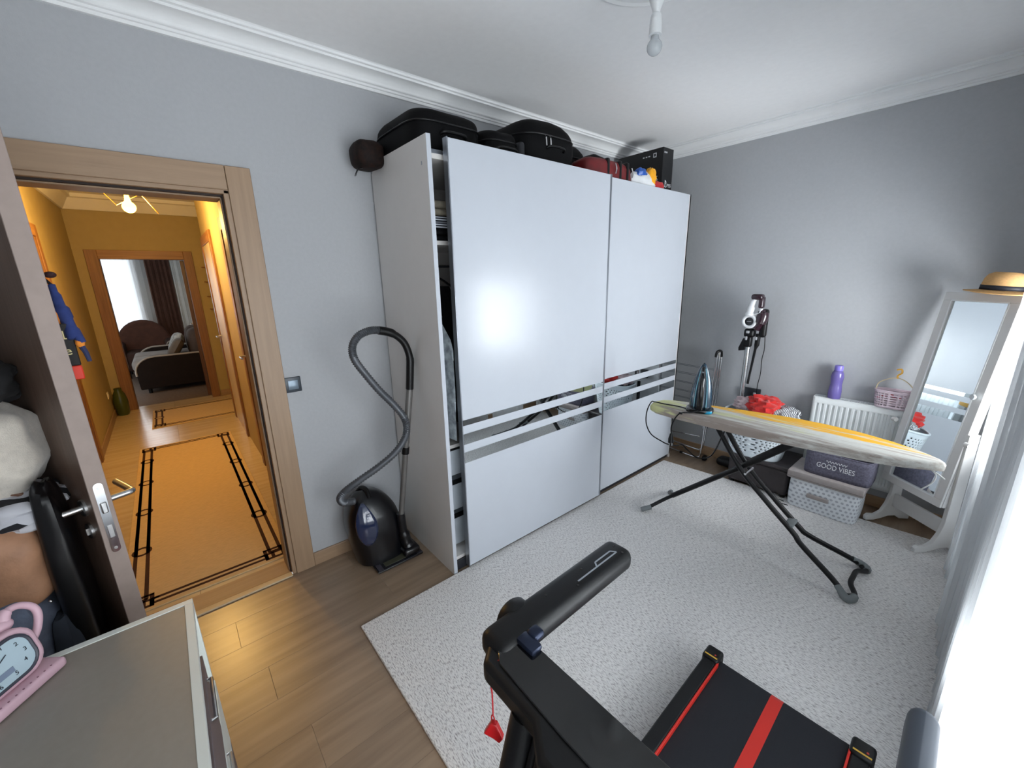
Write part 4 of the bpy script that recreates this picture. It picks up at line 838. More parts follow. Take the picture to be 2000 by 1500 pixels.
q = MB(); q.surf(fn, 64, 6, True); q.add([fn(i/64, 0) for i in range(64)], [tuple(range(64))]); build('body', q, m_felt, g, solid=.006)
q = MB(); q.tube([fn(i/64, 1) for i in range(64)], .005, 8, closed=True); build('rim', q, m_felt, g)
m_let = mat('white_lettering', (222,224,228), .7)
text('lettering', 'GOOD VIBES', .05, m_let, g, frame((1.852, 2.8095, .362), (1,0,0), (0,0,1)), width=.205)
q = MB(); q.tube([(1.80 + .11 * t / 60, 2.810, .399 + .006 * math.sin(t * .75) + .003 * math.sin(t * 1.9)) for t in range(61)], .0012, 5); build('script_line', q, m_let, g)

# ------------------------------------------------------------------ radiator
g = thing('radiator', 'white panel radiator with vertical ribs on the far wall', 'radiator', (1.86, YF, .16))
m_rad = mat('radiator_enamel', (226,230,230), .35, var=.01)
RX0, RX1, RY, RZ0, RZ1 = 1.595, 2.13, 3.135, .165, .745
q = MB(); n = 16; pts = []; pw = (RX1 - RX0 - .03) / n
for i in range(n):
    x = RX0 + .015 + i * pw
    pts += [(x, 0), (x + pw * .18, 0), (x + pw * .30, .010), (x + pw * .70, .010), (x + pw * .82, 0)]
pts = [(RX0, 0)] + pts + [(RX1, 0)]
zs = [(RZ0, 0), (RZ0 + .035, 0), (RZ0 + .05, 1), (RZ1 - .055, 1), (RZ1 - .04, 0), (RZ1, 0)]
vs = [(x, RY + d * k, z) for z, k in zs for x, d in pts]; c = len(pts)
q.add(vs, [(i*c + j, i*c + j + 1, (i+1)*c + j + 1, (i+1)*c + j) for i in range(len(zs) - 1) for j in range(c - 1)]); build('ribbed_panel', q, m_rad, g, solid=.002, ang=25)
q = MB(); q.box(RX0 + .01, RX1 - .01, 3.205, 3.209, RZ0, RZ1 - .01); build('rear_panel', q, m_rad, g, smooth=False)
for x in (RX0, RX1 - .004):
    q = MB(); q.box(x, x + .004, RY, 3.205, RZ0, RZ1 + .006); build('side_cover', q, m_rad, g, bevel=.001)
q = MB(); q.box(RX0, RX1, RY - .001, RY + .008, RZ1 - .002, RZ1 + .006); q.box(RX0, RX1, 3.198, 3.207, RZ1 - .002, RZ1 + .006); build('top_frame', q, m_rad, g, bevel=.001)
q = MB()
for i in range(34): q.box(RX0 + .010 + i * .0152, RX0 + .016 + i * .0152, RY + .008, 3.198, RZ1 - .001, RZ1 + .004)
q.box(RX0, RX1, RY + .03, RY + .034, RZ1 - .001, RZ1 + .004); q.box(RX0, RX1, RY + .05, RY + .054, RZ1 - .001, RZ1 + .004); o = build('top_grille', q, m_rad, g, smooth=False); o['kind'] = 'stuff'
q = MB(); q.box(RX0 + .06, RX0 + .09, 3.205, 3.224, .3, .33); q.box(RX1 - .09, RX1 - .06, 3.205, 3.224, .3, .33); build('bracket', q, m_rad, g, smooth=False)
# bottle
g = thing('water_bottle', 'purple plastic water bottle standing on the radiator', 'bottle', (1.708, 3.165, RZ1 + .005))
m_pur = mat('purple_plastic', (140,126,206), .15, var=.03, trans=.45)
q = MB(); q.lathe([(.034,0),(.0385,.006),(.039,.05),(.036,.085),(.0335,.105),(.036,.135),(.038,.16),(.034,.185),(.026,.20),(.022,.205)], 28, (1.708, 3.165, RZ1 + .005)); build('body', q, m_pur, g)
q = MB(); q.lathe([(.025,0),(.0255,.003),(.0255,.03),(.023,.036)], 28, (1.708, 3.165, RZ1 + .209)); build('cap', q, mat('purple_cap', (136,124,212), .35), g)
# pink basket with clothespins on radiator
g = thing('pink_basket', 'small pale pink perforated basket hanging by the cheval mirror on the radiator', 'basket', (2.02, 3.165, RZ1 + .005))
fn = bas(2.02, 3.162, RZ1 + .007, .115, .085, .042, .098, .05)
m_pk = mat('pale_pink_plastic', (214,196,206), .4)
q = MB(); q.surf(fn, 90, 15, True, skip=lambda j, i: 1 < i < 13 and i % 2 == 0 and j % 3 != 0); build('shell', q, m_pk, g, solid=.003)
q = MB(); q.tube([fn(i/48, 1) for i in range(48)], .0045, 8, closed=True); build('rim', q, m_pk, g)
q = MB(); q.add([fn(i / 40, 0) for i in range(40)], [tuple(range(40))]); build('base', q, m_pk, g, solid=.003)
q = MB(); q.tube(spline([(1.925,3.162,RZ1+.12),(1.935,3.162,RZ1+.165),(1.985,3.162,RZ1+.20),(2.025,3.162,RZ1+.207),(2.065,3.162,RZ1+.19),(2.105,3.162,RZ1+.15),(2.115,3.162,RZ1+.12)], 6), .003, 8); build('bail_handle', q, mat('straw_plastic', (206,190,150), .4), g)
q = MB(); q.tube(spline([(2.02,3.162,RZ1+.205),(2.018,3.162,RZ1+.225),(2.035,3.155,RZ1+.245),(2.03,3.155,RZ1+.268),(2.008,3.155,RZ1+.262)], 6), .005, 8); build('hook', q, mat('orange_hook', (240,178,60), .4), g)
for k in range(6):
    pgm = Matrix.Translation((1.965 + .02 * k, 3.155 + .008 * (k % 3), RZ1 + .075 + .008 * (k % 2))) @ Matrix.Rotation(.5 * k, 4, 'Z') @ Matrix.Rotation(1.2 + .2 * k, 4, 'Y')
    q = MB(); q.rbox((0, .003, 0), (.010, .005, .07), .002, 1, pgm); q.rbox((0, -.003, 0), (.010, .005, .07), .002, 1, pgm); tag(build('clothespin', q, [mat('hot_pink', (222,52,112), .4), mat('red_pin', (190,40,50), .4), mat('white_pin', (225,220,222), .4)][k % 3]), ['leftmost hot pink', 'leftmost red', 'leftmost white', 'rightmost hot pink', 'rightmost red', 'rightmost white'][k] + ' clothespin in the pale pink basket', 'clothespin', 'clothespins in the pink basket')

# ------------------------------------------------------------------ cheval mirror
MY = -.688; MT = .114
r_ = Vector((math.cos(MY), math.sin(MY), 0)); n_ = Vector((r_.y, -r_.x, 0)); u_ = Vector((0,0,1)) * math.cos(MT) - n_ * math.sin(MT)
B0 = Vector((2.058, 3.042, .300)); MW, MH, MD = .377, 1.213, .055
fmx = Matrix(((r_.x, u_.x, n_.x, B0.x), (r_.y, u_.y, n_.y, B0.y), (r_.z, u_.z, n_.z, B0.z), (0,0,0,1)))   # local x right, y up, z toward viewer
# make z orthogonal to r,u
zz_ = r_.cross(u_); fmx = Matrix(((r_.x, u_.x, zz_.x, B0.x), (r_.y, u_.y, zz_.y, B0.y), (r_.z, u_.z, zz_.z, B0.z), (0,0,0,1)))
g = thing('cheval_mirror', 'white framed tilted standing mirror cabinet by the curtain', 'mirror', (2.2, 2.92, 0))
m_mw = mat('white_lacquer', (214,213,211), .35, var=.015)
bd = .047
q = MB(); q.box(0, MW, 0, MH, -MD, -.016, fmx); build('cabinet', q, m_mw, g, bevel=.002)
for nm, bxx in (('frame_rail', (0, MW, 0, bd)), ('frame_rail', (0, MW, MH - bd, MH)), ('frame_stile', (0, bd, bd, MH - bd)), ('frame_stile', (MW - bd, MW, bd, MH - bd))):
    q = MB(); q.box(bxx[0], bxx[1], bxx[2], bxx[3], -.014, 0, fmx); build(nm, q, m_mw, g, bevel=.002)
q = MB()
for b in ((bd - .004, bd + .003, bd, MH - bd), (MW - bd - .003, MW - bd + .004, bd, MH - bd), (bd, MW - bd, bd - .004, bd + .003), (bd, MW - bd, MH - bd - .003, MH - bd + .004)): q.box(b[0], b[1], b[2], b[3], -.008, .003, fmx)
build('inner_bead', q, m_white, g, bevel=.001)
q = MB(); q.box(bd, MW - bd, bd, MH - bd, -.012, -.008, fmx); build('mirror_glass', q, m_mirror, g, smooth=False)
q = MB(); q.lathe([(.004,0),(.005,.012),(.014,.016),(.017,.022),(.013,.028),(.004,.03)], 18, m=fmx @ Matrix.Translation((MW - bd * .62, MH * .545, 0))); build('knob', q, m_bulb, g)
# stand
def side_leg(off):
    base = B0 + r_ * off - n_ * .075; base.z = 0; fm = Matrix(((-n_.x, 0, r_.x, base.x), (-n_.y, 0, r_.y, base.y), (0, 1, 0, 0), (0,0,0,1)))  # local x backward, y up, z along width
    pts = [(-.165,.012),(-.168,.04),(-.15,.055),(-.11,.05),(-.07,.075),(-.045,.13),(-.03,.20),(-.026,.75),(.034,.75),(.038,.20),(.05,.13),(.07,.085),(.10,.06),(.125,.05),(.125,.012),(.06,.018),(.03,.04),(-.02,.04),(-.06,.025),(-.11,.012)]
    q = MB(); q.prism(pts, -.011, .011, fm); return build('leg', q, m_mw, g, bevel=.002)
side_leg(.04); side_leg(MW + .002)
q = MB(); c0 = B0 - n_ * .075; c0.z = 0; fm = Matrix(((r_.x, 0, -n_.x, c0.x), (r_.y, 0, -n_.y, c0.y), (0, 1, 0, 0), (0,0,0,1)))
q.box(.045, MW - .003, .115, .205, -.008, .008, fm); build('stretcher', q, m_mw, g, bevel=.002)
for xx in (-.028, MW + .028):
    q = MB(); p = B0 + r_ * xx + Vector((0,0,.40)) - n_ * .03; q.cyl(p - r_ * .012, p + r_ * .012, .014, 14); build('tilt_knob', q, m_mw, g)
# straw hat
TPm = B0 + r_ * (MW * .62) + u_ * (MH + .002) - n_ * .0
g = thing('straw_hat', 'tan straw hat with black band on top of the mirror', 'hat', tuple(TPm))
m_straw = mat('tan_straw', (206,160,104), .8, var=.08, scale=90, stretch=(1,1,5), bump=.3)
hm = Matrix.Translation(TPm + Vector((.03, -.01, .012))) @ Matrix.Rotation(math.radians(5), 4, 'Y')
q = MB()
def brim(u, v):
    a = 2*PI*u; r = .078 + .062 * v; return hm @ Vector((r * math.cos(a), r * .86 * math.sin(a), .004 * math.cos(2*a) * v - .012 * v))
q.surf(brim, 40, 5, True); build('brim', q, m_straw, g, solid=.003)
q = MB(); q.lathe([(.080,0),(.080,.03),(.076,.06),(.066,.082),(.045,.094),(.015,.09),(.001,.088)], 36, m=hm, sy=.86, cap0=False); build('crown', q, m_straw, g)
q = MB(); q.lathe([(.0815,.002),(.0815,.026)], 36, m=hm, sy=.86, cap0=False, cap1=False); build('band', q, mat('navy_ribbon', (16,18,30), .6), g, solid=.002)

# ------------------------------------------------------------------ curtains
def curtain(name, lab, mt, ya, yb, x0, amp, waves, z0, z1, xf=None, n=160, seed=0, cat='curtain', axis='x'):
    g = thing(name, lab, cat, (x0, (ya+yb)/2, z0) if axis == 'x' else (x0, (ya+yb)/2, z0))
    def fn(u, v):
        y = ya + (yb - ya) * u; z = z0 + (z1 - z0) * v; ph = 2*PI*waves*u + .5*math.sin(9*u + seed)
        x = x0 + (xf(u) if xf else 0) + amp * (1.1 - .35*v) * math.sin(ph + .25*math.sin(3*v + 7*u)) + .004*math.sin(23*u + 4*v)
        return (x, y + .012*math.sin(ph*2)*(1-v*.5), z)
    q = MB(); q.surf(fn, n, 14); build('cloth', q, mt, g)
    q = MB(); q.surf(lambda u, v: Vector(fn(u, 0)) + Vector((-.0015, 0, .05*v)), n, 1); build('hem', q, mt, g)
    return g
curtain('sheer_curtain', 'long white sheer curtain hanging closest to the camera', m_sheer, -.95, 2.15, 2.478, .018, 26, RZ + .006, 2.60, xf=lambda u: .012 - .03 * max(0, (u - .85) / .15), n=330)
curtain('sheer_curtain', 'bright white curtain panel glowing beside the cheval mirror', m_sheer, 2.24, 2.665, 2.50, .010, 5, RZ + .004, 2.60, xf=lambda u: -.062 * u, n=60, seed=2)
q = MB(); q.box(2.40, 2.56, YB, YF - .12, 2.602, 2.622); tag(build('curtain_track', q, m_white, bevel=.003), 'white curtain track on the ceiling above the sheers', 'curtain track')
# ------------------------------------------------------------------ dresser
DX0, DX1, DY0, DY1, DH = 1.079, 2.16, -.96, -.499, .80
g = thing('dresser', 'grey topped dresser with white edges and dark drawer fronts', 'dresser', ((DX0+DX1)/2, (DY0+DY1)/2, 0))
m_dg = mat('grey_melamine', (142,135,126), .38, var=.02, scale=60); m_dw = mat('dresser_white', (214,218,212), .4, var=.01); m_dd = mat('anthracite_front', (92,84,90), .4, var=.02)
part('top', m_dg, g, (DX0 + .018, DX1 - .018, DY0, DY1 - .018, DH - .022, DH - .002), bevel=.0005)
part('edge_band', m_dw, g, (DX0, DX0 + .018, DY0, DY1, 0.0, DH), bevel=.001); part('edge_band', m_dw, g, (DX0 + .018, DX1 - .018, DY1 - .018, DY1, DH - .022, DH), bevel=.001); part('edge_band', m_dw, g, (DX1 - .018, DX1, DY0, DY1, 0, DH), bevel=.001)
part('carcass', m_dw, g, (DX0 + .018, DX1 - .018, DY0, DY1 - .02, .05, DH - .022), bevel=0)
part('plinth', m_dd, g, (DX0 + .03, DX1 - .03, DY0 + .02, DY1 - .05, 0, .05), bevel=0)
for k, (z0, z1) in enumerate(((.06, .29), (.30, .53), (.54, .77))):
    for c in range(2):
        xa = DX0 + .022 + c * .52; d = part('drawer', [m_dd, m_dw, m_dd][(k) % 3] if c == 0 else m_dd, g, (xa + (.18 if k == 2 and c == 0 else 0), xa + .514, DY1 - .02, DY1 + .004, z0, z1), bevel=.001)
        q = MB(); q.tube([(xa + .22, DY1 + .004, z1 - .04), (xa + .22, DY1 + .012, z1 - .04), (xa + .34, DY1 + .012, z1 - .04), (xa + .34, DY1 + .004, z1 - .04)], .004, 8); build('pull', q, m_steel, d)
# pink clock
ca = math.atan2(-.62, .78)
g = thing('pink_clock', 'pink plastic desk clock with loop handle on the dresser', 'clock', (1.175, -.755, DH), ca + PI)
# local: +x to the right in view, +y away from the viewer, z up ; origin at right front base corner
m_pink = mat('pink_plastic', (208,172,184), .45, var=.03); m_face = mat('pale_blue_face', (176,196,206), .3, var=.03)
def cb(name, mt, c, size, r, m=None, seg=3, par=None):
    q = MB(); q.rbox(c, size, r, seg, m); return build(name, q, mt, par or g, local=True)
base = cb('base', m_pink, (-.055, .032, .012), (.20, .062, .024), .008)
for k in range(12):
    q = MB(); q.cyl((-.13 + .0135 * k, .008, .0235), (-.13 + .0135 * k, .008, .0248), .0018, 8); build('dot', q, mat('dusk_pink', (150,110,124), .5), base, local=True)
tl = Matrix.Translation((-.055, .020, .022)) @ Matrix.Rotation(-.22, 4, 'X')
q = MB(); rs = .04; W2, H2 = .092, .118; ol = []
for cx_, cz_, a0 in ((W2 - rs, H2 - rs, 0), (-W2 + rs, H2 - rs, 1), (-W2 + rs, rs + .006, 2), (W2 - rs, rs + .006, 3)):
    for i in range(7): a = (a0 + i / 6) * PI / 2; ol.append((cx_ + rs * math.cos(a), cz_ + rs * math.sin(a)))
pm_ = tl @ Matrix(((1,0,0,0),(0,0,1,0),(0,1,0,0),(0,0,0,1)))
q.prism(ol, -.0, .06, pm_); bo = build('body', q, m_pink, g, local=True, bevel=.008, seg=3)
q = MB(); q.prism([(x * .78, .066 + (z - .066) * .74) for x, z in ol], -.0045, -.0005, pm_); fc = build('face', q, m_face, bo, local=True)
q = MB(); q.tube([pm_ @ Vector((x * .80, .066 + (z - .066) * .77, -.003)) for x, z in ol], .004, 8, closed=True); build('bezel', q, mat('dark_bezel', (60,62,74), .3), bo, local=True)
m_ink = mat('dark_ink', (40,44,56), .5)
for k, (nx, nz) in enumerate(((.0,.102),(.03,.098),(.052,.086),(.060,.066),(.052,.046),(.03,.034),(0,.03),(-.03,.034),(-.052,.046),(-.060,.066),(-.052,.086),(-.03,.098))):
    text('numeral', str(12 if k == 0 else k), .012, m_ink, fc, pm_ @ Matrix.Translation((nx, nz, -.005)) @ Matrix.Rotation(PI, 4, 'Y') @ Matrix.Rotation(PI, 4, 'Z') @ Matrix.Rotation(PI, 4, 'Z') @ Matrix.Scale(-1, 4, (1,0,0)), depth=.0004, local=True)
q = MB(); q.box(-.001, .001, .066, .10, -.0065, -.006, pm_ @ Matrix.Translation((0, .066, 0)) @ Matrix.Rotation(-1.1, 4, 'Z') @ Matrix.Translation((0, -.066, 0))); q.box(-.0016, .0016, .066, .088, -.0065, -.006, pm_ @ Matrix.Translation((0, .066, 0)) @ Matrix.Rotation(.9, 4, 'Z') @ Matrix.Translation((0, -.066, 0))); q.cyl(pm_ @ Vector((0,.066,-.004)), pm_ @ Vector((0,.066,-.008)), .006, 14); build('hands', q, m_ink, fc, local=True)
q = MB(); q.box(-.03, .03, .040, .052, -.0055, -.005, pm_); build('window_mark', q, mat('grey_blue_print', (120,134,156), .5), fc, local=True, smooth=False)
q = MB(); q.tube([tl @ Vector(p) for p in spline([(.072,.03,.118),(.085,.03,.142),(.108,.03,.142),(.128,.03,.122),(.130,.03,.098),(.115,.03,.07),(.094,.03,.052)], 6)], [.011]*8 + [.0075]*29, 10); build('handle', q, m_pink, g, local=True)
q = MB(); q.ell(tl @ Vector((.07, .03, .122)), (.02, .014, .014), 16, 10); build('spout', q, m_pink, g, local=True)
q = MB(); q.lathe([(.03,0),(.032,.012),(.022,.022),(.012,.028),(.01,.04),(.001,.046)], 20, m=tl @ Matrix.Translation((-.01, .03, .122))); build('top_knob', q, m_pink, g, local=True)

# ------------------------------------------------------------------ clothes heap on a coat stand behind the door
g = thing('coat_stand', 'black coat stand buried in clothes behind the door leaf', 'coat stand', (.60, -1.0, 0))
q = MB(); q.cyl((.60,-1.0,.02), (.60,-1.0,1.5), .016, 14); build('pole', q, m_black, g)
q = MB(); q.lathe([(.16,0),(.16,.012),(.03,.03)], 28, (.60,-.93,0)); build('base', q, m_black, g)
for a in (0, 1.6, 3.1, 4.7):
    q = MB(); q.tube(spline([(.60,-1.0,1.4),(.60+.06*math.cos(a),-1.0+.06*math.sin(a),1.42),(.60+.08*math.cos(a),-1.0+.08*math.sin(a),1.47)], 5), .007, 8); build('hook', q, m_black, g)
def heap(name, lab, mt, c, rad, seed, e=.8, amp=.12, fr=9, cat='clothes'):
    q = MB(); q.ell(c, rad, 36, 22, e, amp, fr, seed=seed); return tag(build(name, q, mt), lab, cat)
heap('dark_jacket', 'dark grey jacket at the top of the heap behind the door', mat('charcoal_cloth', (38,38,40), .9, var=.2, scale=20), (.58, -.90, 1.385), (.13, .12, .075), 1)
heap('cream_cushion', 'cream plush cushion in the heap behind the door', mat('cream_plush', (206,198,186), .95, var=.05, scale=60, sheen=.4, bump=.4), (.62, -.885, 1.195), (.13, .125, .135), 2, .75, .08, 7, 'cushion')
heap('striped_scarf', 'black and white striped scarf below the cream cushion', stripes_mat('bw_stripes', (20,20,26), (190,190,196), 14, 0), (.66, -.845, 1.03), (.12, .10, .055), 3, .8, .14)
g = thing('tan_handbag', 'tan brown handbag hanging low in the heap behind the door', 'handbag', (.70, -.875, .77))
q = MB(); q.ell((.71, -.872, .895), (.10, .082, .125), 30, 20, .55, .05, 6, seed=4); build('body', q, mat('tan_leather', (168,124,94), .6, var=.1, scale=20, bump=.2), g)
q = MB(); q.tube(spline([(.72,-.80,.98),(.70,-.805,1.06),(.70,-.84,1.09),(.70,-.90,1.08),(.70,-.94,.99)], 6), .007, 8); build('strap', q, mat('tan_leather_dark', (110,76,56), .6), g)
heap('blue_jeans', 'faded blue grey jeans hanging under the tan handbag', mat('faded_denim', (98,106,124), .9, var=.15, scale=18, bump=.3), (.72, -.93, .60), (.13, .12, .24), 5, .6, .08)
heap('dark_trousers', 'dark trousers hanging beside the jeans behind the door', mat('slate_cloth', (40,46,56), .9, var=.15), (.74, -.80, .42), (.10, .045, .30), 6, .6, .06)
# black bag hanging from the door handle
g = thing('black_studded_bag', 'black studded bag hanging from the room side door handle', 'bag', (.78, -.745, .35))
lx = Vector((math.cos(la), math.sin(la), 0)); ly = Vector((-lx.y, lx.x, 0))
def LP(a, b, z): return Vector((HX, HY, 0)) + lx * a + ly * b + Vector((0,0,z))
q = MB(); q.ell(LP(LL - .115, -.100, .74), (.07, .034, .375), 30, 24, .6, .05, 7, m=None, seed=7); build('body', q, mat('black_leather', (9,8,10), .35, var=.2, scale=20), g)
q = MB(); q.tube(spline([LP(LL - .06, -.10, .98), LP(LL - .075, -.10, 1.02), LP(LL - .09, -.10, 1.045), LP(LL - .13, -.102, 1.02), LP(LL - .17, -.11, .96)], 6), .006, 8); build('strap', q, m_black, g)
for k, (a, b, z) in enumerate(((-.10,-.162,.93),(-.16,-.160,.86),(-.08,-.160,.78),(-.12,-.163,.72),(-.07,-.158,.62),(-.14,-.162,.55))):
    q = MB(); q.ell(LP(LL + a, b, z), (.005,.005,.005), 10, 6); build('stud', q, m_chrome, g)
q = MB()
for k in range(5): q.ell(LP(LL - .075 + .003 * (k % 2), -.166, .66 - .03 * k), (.006,.006,.012), 10, 6)
build('key_chain', q, mat('brass', (150,110,60), .3, 1), g)
# toy and banner on the hall side of the leaf
g = thing('blue_plush_bird', 'blue and orange plush toy hanging on the hall side of the door leaf', 'plush toy', tuple(LP(.69, .07, 1.4)))
m_bl = mat('blue_plush', (40,56,112), .9, var=.1, scale=40); m_or = mat('orange_plush', (226,136,48), .9, var=.1)
def PX(x, y_, z): return Vector((x, y_ - .012, z))
q = MB(); q.tube(spline([PX(.66,-.632,1.645),PX(.67,-.628,1.60),PX(.68,-.622,1.56),PX(.69,-.616,1.525),PX(.70,-.610,1.495)], 6), [.008]*4+[.012]*5+[.017]*5+[.014]*5+[.017]*5+[.013], 14); build('body', q, m_bl, g)
q = MB(); q.ell(PX(.69,-.640,1.555), (.010,.009,.022), 14, 10, m=None); build('belly_patch', q, m_or, g)
q = MB(); q.tube(spline([PX(.70,-.612,1.515),PX(.705,-.603,1.50),PX(.705,-.600,1.485)], 4), .010, 10); build('wing', q, m_bl, g)
q = MB(); q.ell(PX(.705,-.604,1.483), (.011,.010,.013), 14, 10); build('beak', q, m_or, g)
q = MB(); q.tube([PX(.705,-.603,1.475),PX(.71,-.597,1.455),PX(.712,-.594,1.43)], [.007,.006,.005], 8); build('tail', q, mat('slate_blue_plush', (44,50,84), .9), g)
q = MB(); q.tube([PX(.66,-.632,1.645),PX(.655,-.650,1.672),PX(.65,-.69,1.68)], .004, 6); build('loop', q, m_black, g)
q = MB(); q.ell(PX(.652,-.63,1.672), (.014,.013,.009), 12, 8); build('foot', q, mat('dark_maroon', (50,22,22), .8), g)
g = thing('door_banner', 'black and red banner with letters on the hall side of the door leaf', 'banner', tuple(LP(.66, .02, 1.35)))
bmx = frame((.70, -.649, 1.485), (-.14, .99, 0), (0,0,1))
q = MB(); q.rbox((0, -.005, 0), (.046, .12, .006), .0025, 1, bmx); build('panel', q, mat('banner_black', (18,15,15), .7), g)
q = MB(); q.rbox((0, -.085, 0), (.046, .04, .006), .0025, 1, bmx); build('red_panel', q, mat('banner_red', (214,52,30), .6), g)
text('lettering', 'RL', .034, mat('cream_print', (222,206,150), .6), g, bmx @ Matrix.Translation((-.002, .022, .0035))); text('lettering', 're', .034, MATS['cream_print'], g, bmx @ Matrix.Translation((-.002, -.022, .0035)))

# ------------------------------------------------------------------ hall furnishings
LXc, LYc, LZc = -2.4, -.486, 2.262
g = thing('wire_star_lamp', 'lit warm bulb inside a gold wire frame in the hallway', 'lamp', (LXc, LYc, LZc))
q = MB(); q.lathe([(.014,.09),(.018,.06)] + [(.045*math.sin(a), -.045*math.cos(a)) for a in [2.6 - i*2.55/10 for i in range(11)]], 24, (LXc, LYc, LZc)); build('bulb', q, mat('lit_bulb', (255,190,90), .4, emit=(255,176,40), es=40), g)
q = MB(); q.lathe([(.02,.09),(.024,.10),(.024,.15)], 20, (LXc, LYc, LZc)); q.cyl((LXc, LYc, LZc + .15), (LXc, LYc, ZC), .006, 10); q.lathe([(.06,0),(.06,.02),(.02,.03)], 24, (LXc, LYc, ZC - .03)); build('stem', q, mat('lamp_gold', (190,150,70), .3, .9), g)
top = [(LXc + .16*math.cos(a), LYc + .16*math.sin(a), LZc + .13) for a in (.4, 2.5, 4.6)]; botp = [(LXc + .18*math.cos(a), LYc + .18*math.sin(a), LZc - .04 + .07*k) for k, a in enumerate((1.5, 3.6, 5.6))]
q = MB()
for i in range(3):
    q.tube([top[i], top[(i+1) % 3]], .0028, 6); q.tube([top[i], botp[i]], .0028, 6); q.tube([top[(i+1) % 3], botp[i]], .0028, 6)
    q.tube([top[i], (LXc, LYc, LZc + .13)], .0028, 6)
build('wire_frame', q, MATS['lamp_gold'], g)
pl_ = bpy.data.lights.new('hall_bulb_light', 'POINT'); pl_.energy = 56; pl_.color = (1.0, .61, .19); pl_.shadow_soft_size = .05
po = bpy.data.objects.new('hall_bulb_light', pl_); COL.objects.link(po); po.location = (LXc, LYc, LZc - .10)
m_hrug = mat('runner_weave', (214,186,140), .95, var=.06, scale=30, stretch=(6,1,1), bump=.4, bscale=200); m_bord = mat('runner_border', (58,30,18), .95, var=.1, scale=60)
def runner(lab, x0, x1, y0, y1, rings_):
    g = thing('hall_runner', lab, 'rug', ((x0+x1)/2, (y0+y1)/2, 0), group=None)
    q = MB(); q.box(x0, x1, y0, y1, 0, .008); build('weave', q, m_hrug, g, bevel=.002)
    q = MB(); zt = (.0081, .0092); t = .019; i0, i1 = .038, .096
    def seg(a, b, c, d): q.box(min(a,c), max(a,c), min(b,d), max(b,d), *zt)
    for s, ye in ((1, y0), (-1, y1)):
        for d in (i0, i1):
            yy = ye + s * d; xs = [x0 + .10] + [v for r in rings_ for v in (r - .044, r + .044)] + [x1 - .10]
            for k in range(0, len(xs), 2): seg(xs[k], yy - t/2, xs[k+1], yy + t/2)
        ym = ye + s * (i0 + i1) / 2
        for r in rings_:
            n = 16
            for k in range(n):
                a0, a1 = 2*PI*k/n, 2*PI*(k+1)/n; ro, ri = .050, .031
                P = lambda rr, a: (r + rr*1.15*math.cos(a), ym + rr*math.sin(a))
                a_, b_, c_, d_ = P(ro,a0), P(ro,a1), P(ri,a1), P(ri,a0); q.add([(*a_,zt[1]),(*b_,zt[1]),(*c_,zt[1]),(*d_,zt[1])], [(0,1,2,3)])
    for s, xe in ((1, x0), (-1, x1)):
        for d in (.045, .085):
            xx = xe + s * d; seg(xx - t/2, y0 + .12, xx + t/2, y1 - .12)
        for sy, ye in ((1, y0), (-1, y1)):
            for (a, b, c, d) in ((.045,.12,.13,.12), (.13,.12,.13,.035), (.045,.085,.085,.085), (.03,.03,.03,.12), (.03,.03,.13,.03), (.085,.03,.085,.14), (.03,.12,.085,.12), (.10,.035,.10,.092)):
                X0, Y0_, X1, Y1_ = xe + s*a, ye + sy*b, xe + s*c, ye + sy*d
                seg(min(X0,X1) - t/2, min(Y0_,Y1_) - t/2, max(X0,X1) + t/2, max(Y0_,Y1_) + t/2)
    build('border_pattern', q, m_bord, g, smooth=False)
runner('long beige hall runner with dark linked border just beyond the doorway', -3.06, -.20, -.862, -.085, (-.85, -1.45, -2.05, -2.62))
runner('short beige hall rug with dark border in front of the living room', -4.72, -3.80, -.772, .82, (-4.26,))
g = thing('green_vase', 'dull green tapered vase on the hall floor by the living room doorway', 'vase', (-4.80, -1.06, 0))
q = MB(); q.lathe([(.05,0),(.065,.03),(.075,.18),(.06,.28),(.035,.33),(.04,.36)], 24, (-4.80, -1.06, 0)); build('body', q, mat('olive_glaze', (66,78,34), .3), g)
q = MB(); q.lathe([(.028,.355),(.03,.362)], 20, (-4.80,-1.06,0)); build('mouth', q, m_black, g)
g = thing('wall_socket', 'small cream wall socket on the left hallway wall', 'socket', (-4.55, HL, .33))
q = MB(); q.rbox((-4.55, HL + .006, .33), (.08, .012, .08), .004, 2); build('plate', q, mat('cream_plastic', (230,220,190), .4), g)
q = MB(); q.lathe([(.022,0),(.022,.004),(.018,.005)], 18, m=Matrix.Translation((-4.55, HL + .011, .33)) @ Matrix.Rotation(-PI/2, 4, 'X')); build('outlet', q, mat('cream_plastic', (230,220,190), .4), g)
for k, z in enumerate((1.86, 1.66, 1.46, 1.28)):
    g = thing('wall_bracket', ['topmost', 'second', 'third', 'lowest'][k] + ' small curved wooden wall shelf beside the living room doorway', 'shelf', (XE, .15, z), group='small wall shelves by the living room doorway')
    q = MB(); q.prism([(0,-.06),(.05,-.05),(.075,0),(.05,.05),(0,.06)], 0, .012, Matrix.Translation((XE, .15, z))); build('ledge', q, m_hcash, g, bevel=.002)
    q = MB(); q.tube(spline([(XE+.004,.15,z-.06),(XE+.02,.15,z-.045),(XE+.045,.15,z-.004)], 5), .006, 8); build('support', q, m_hcas, g)
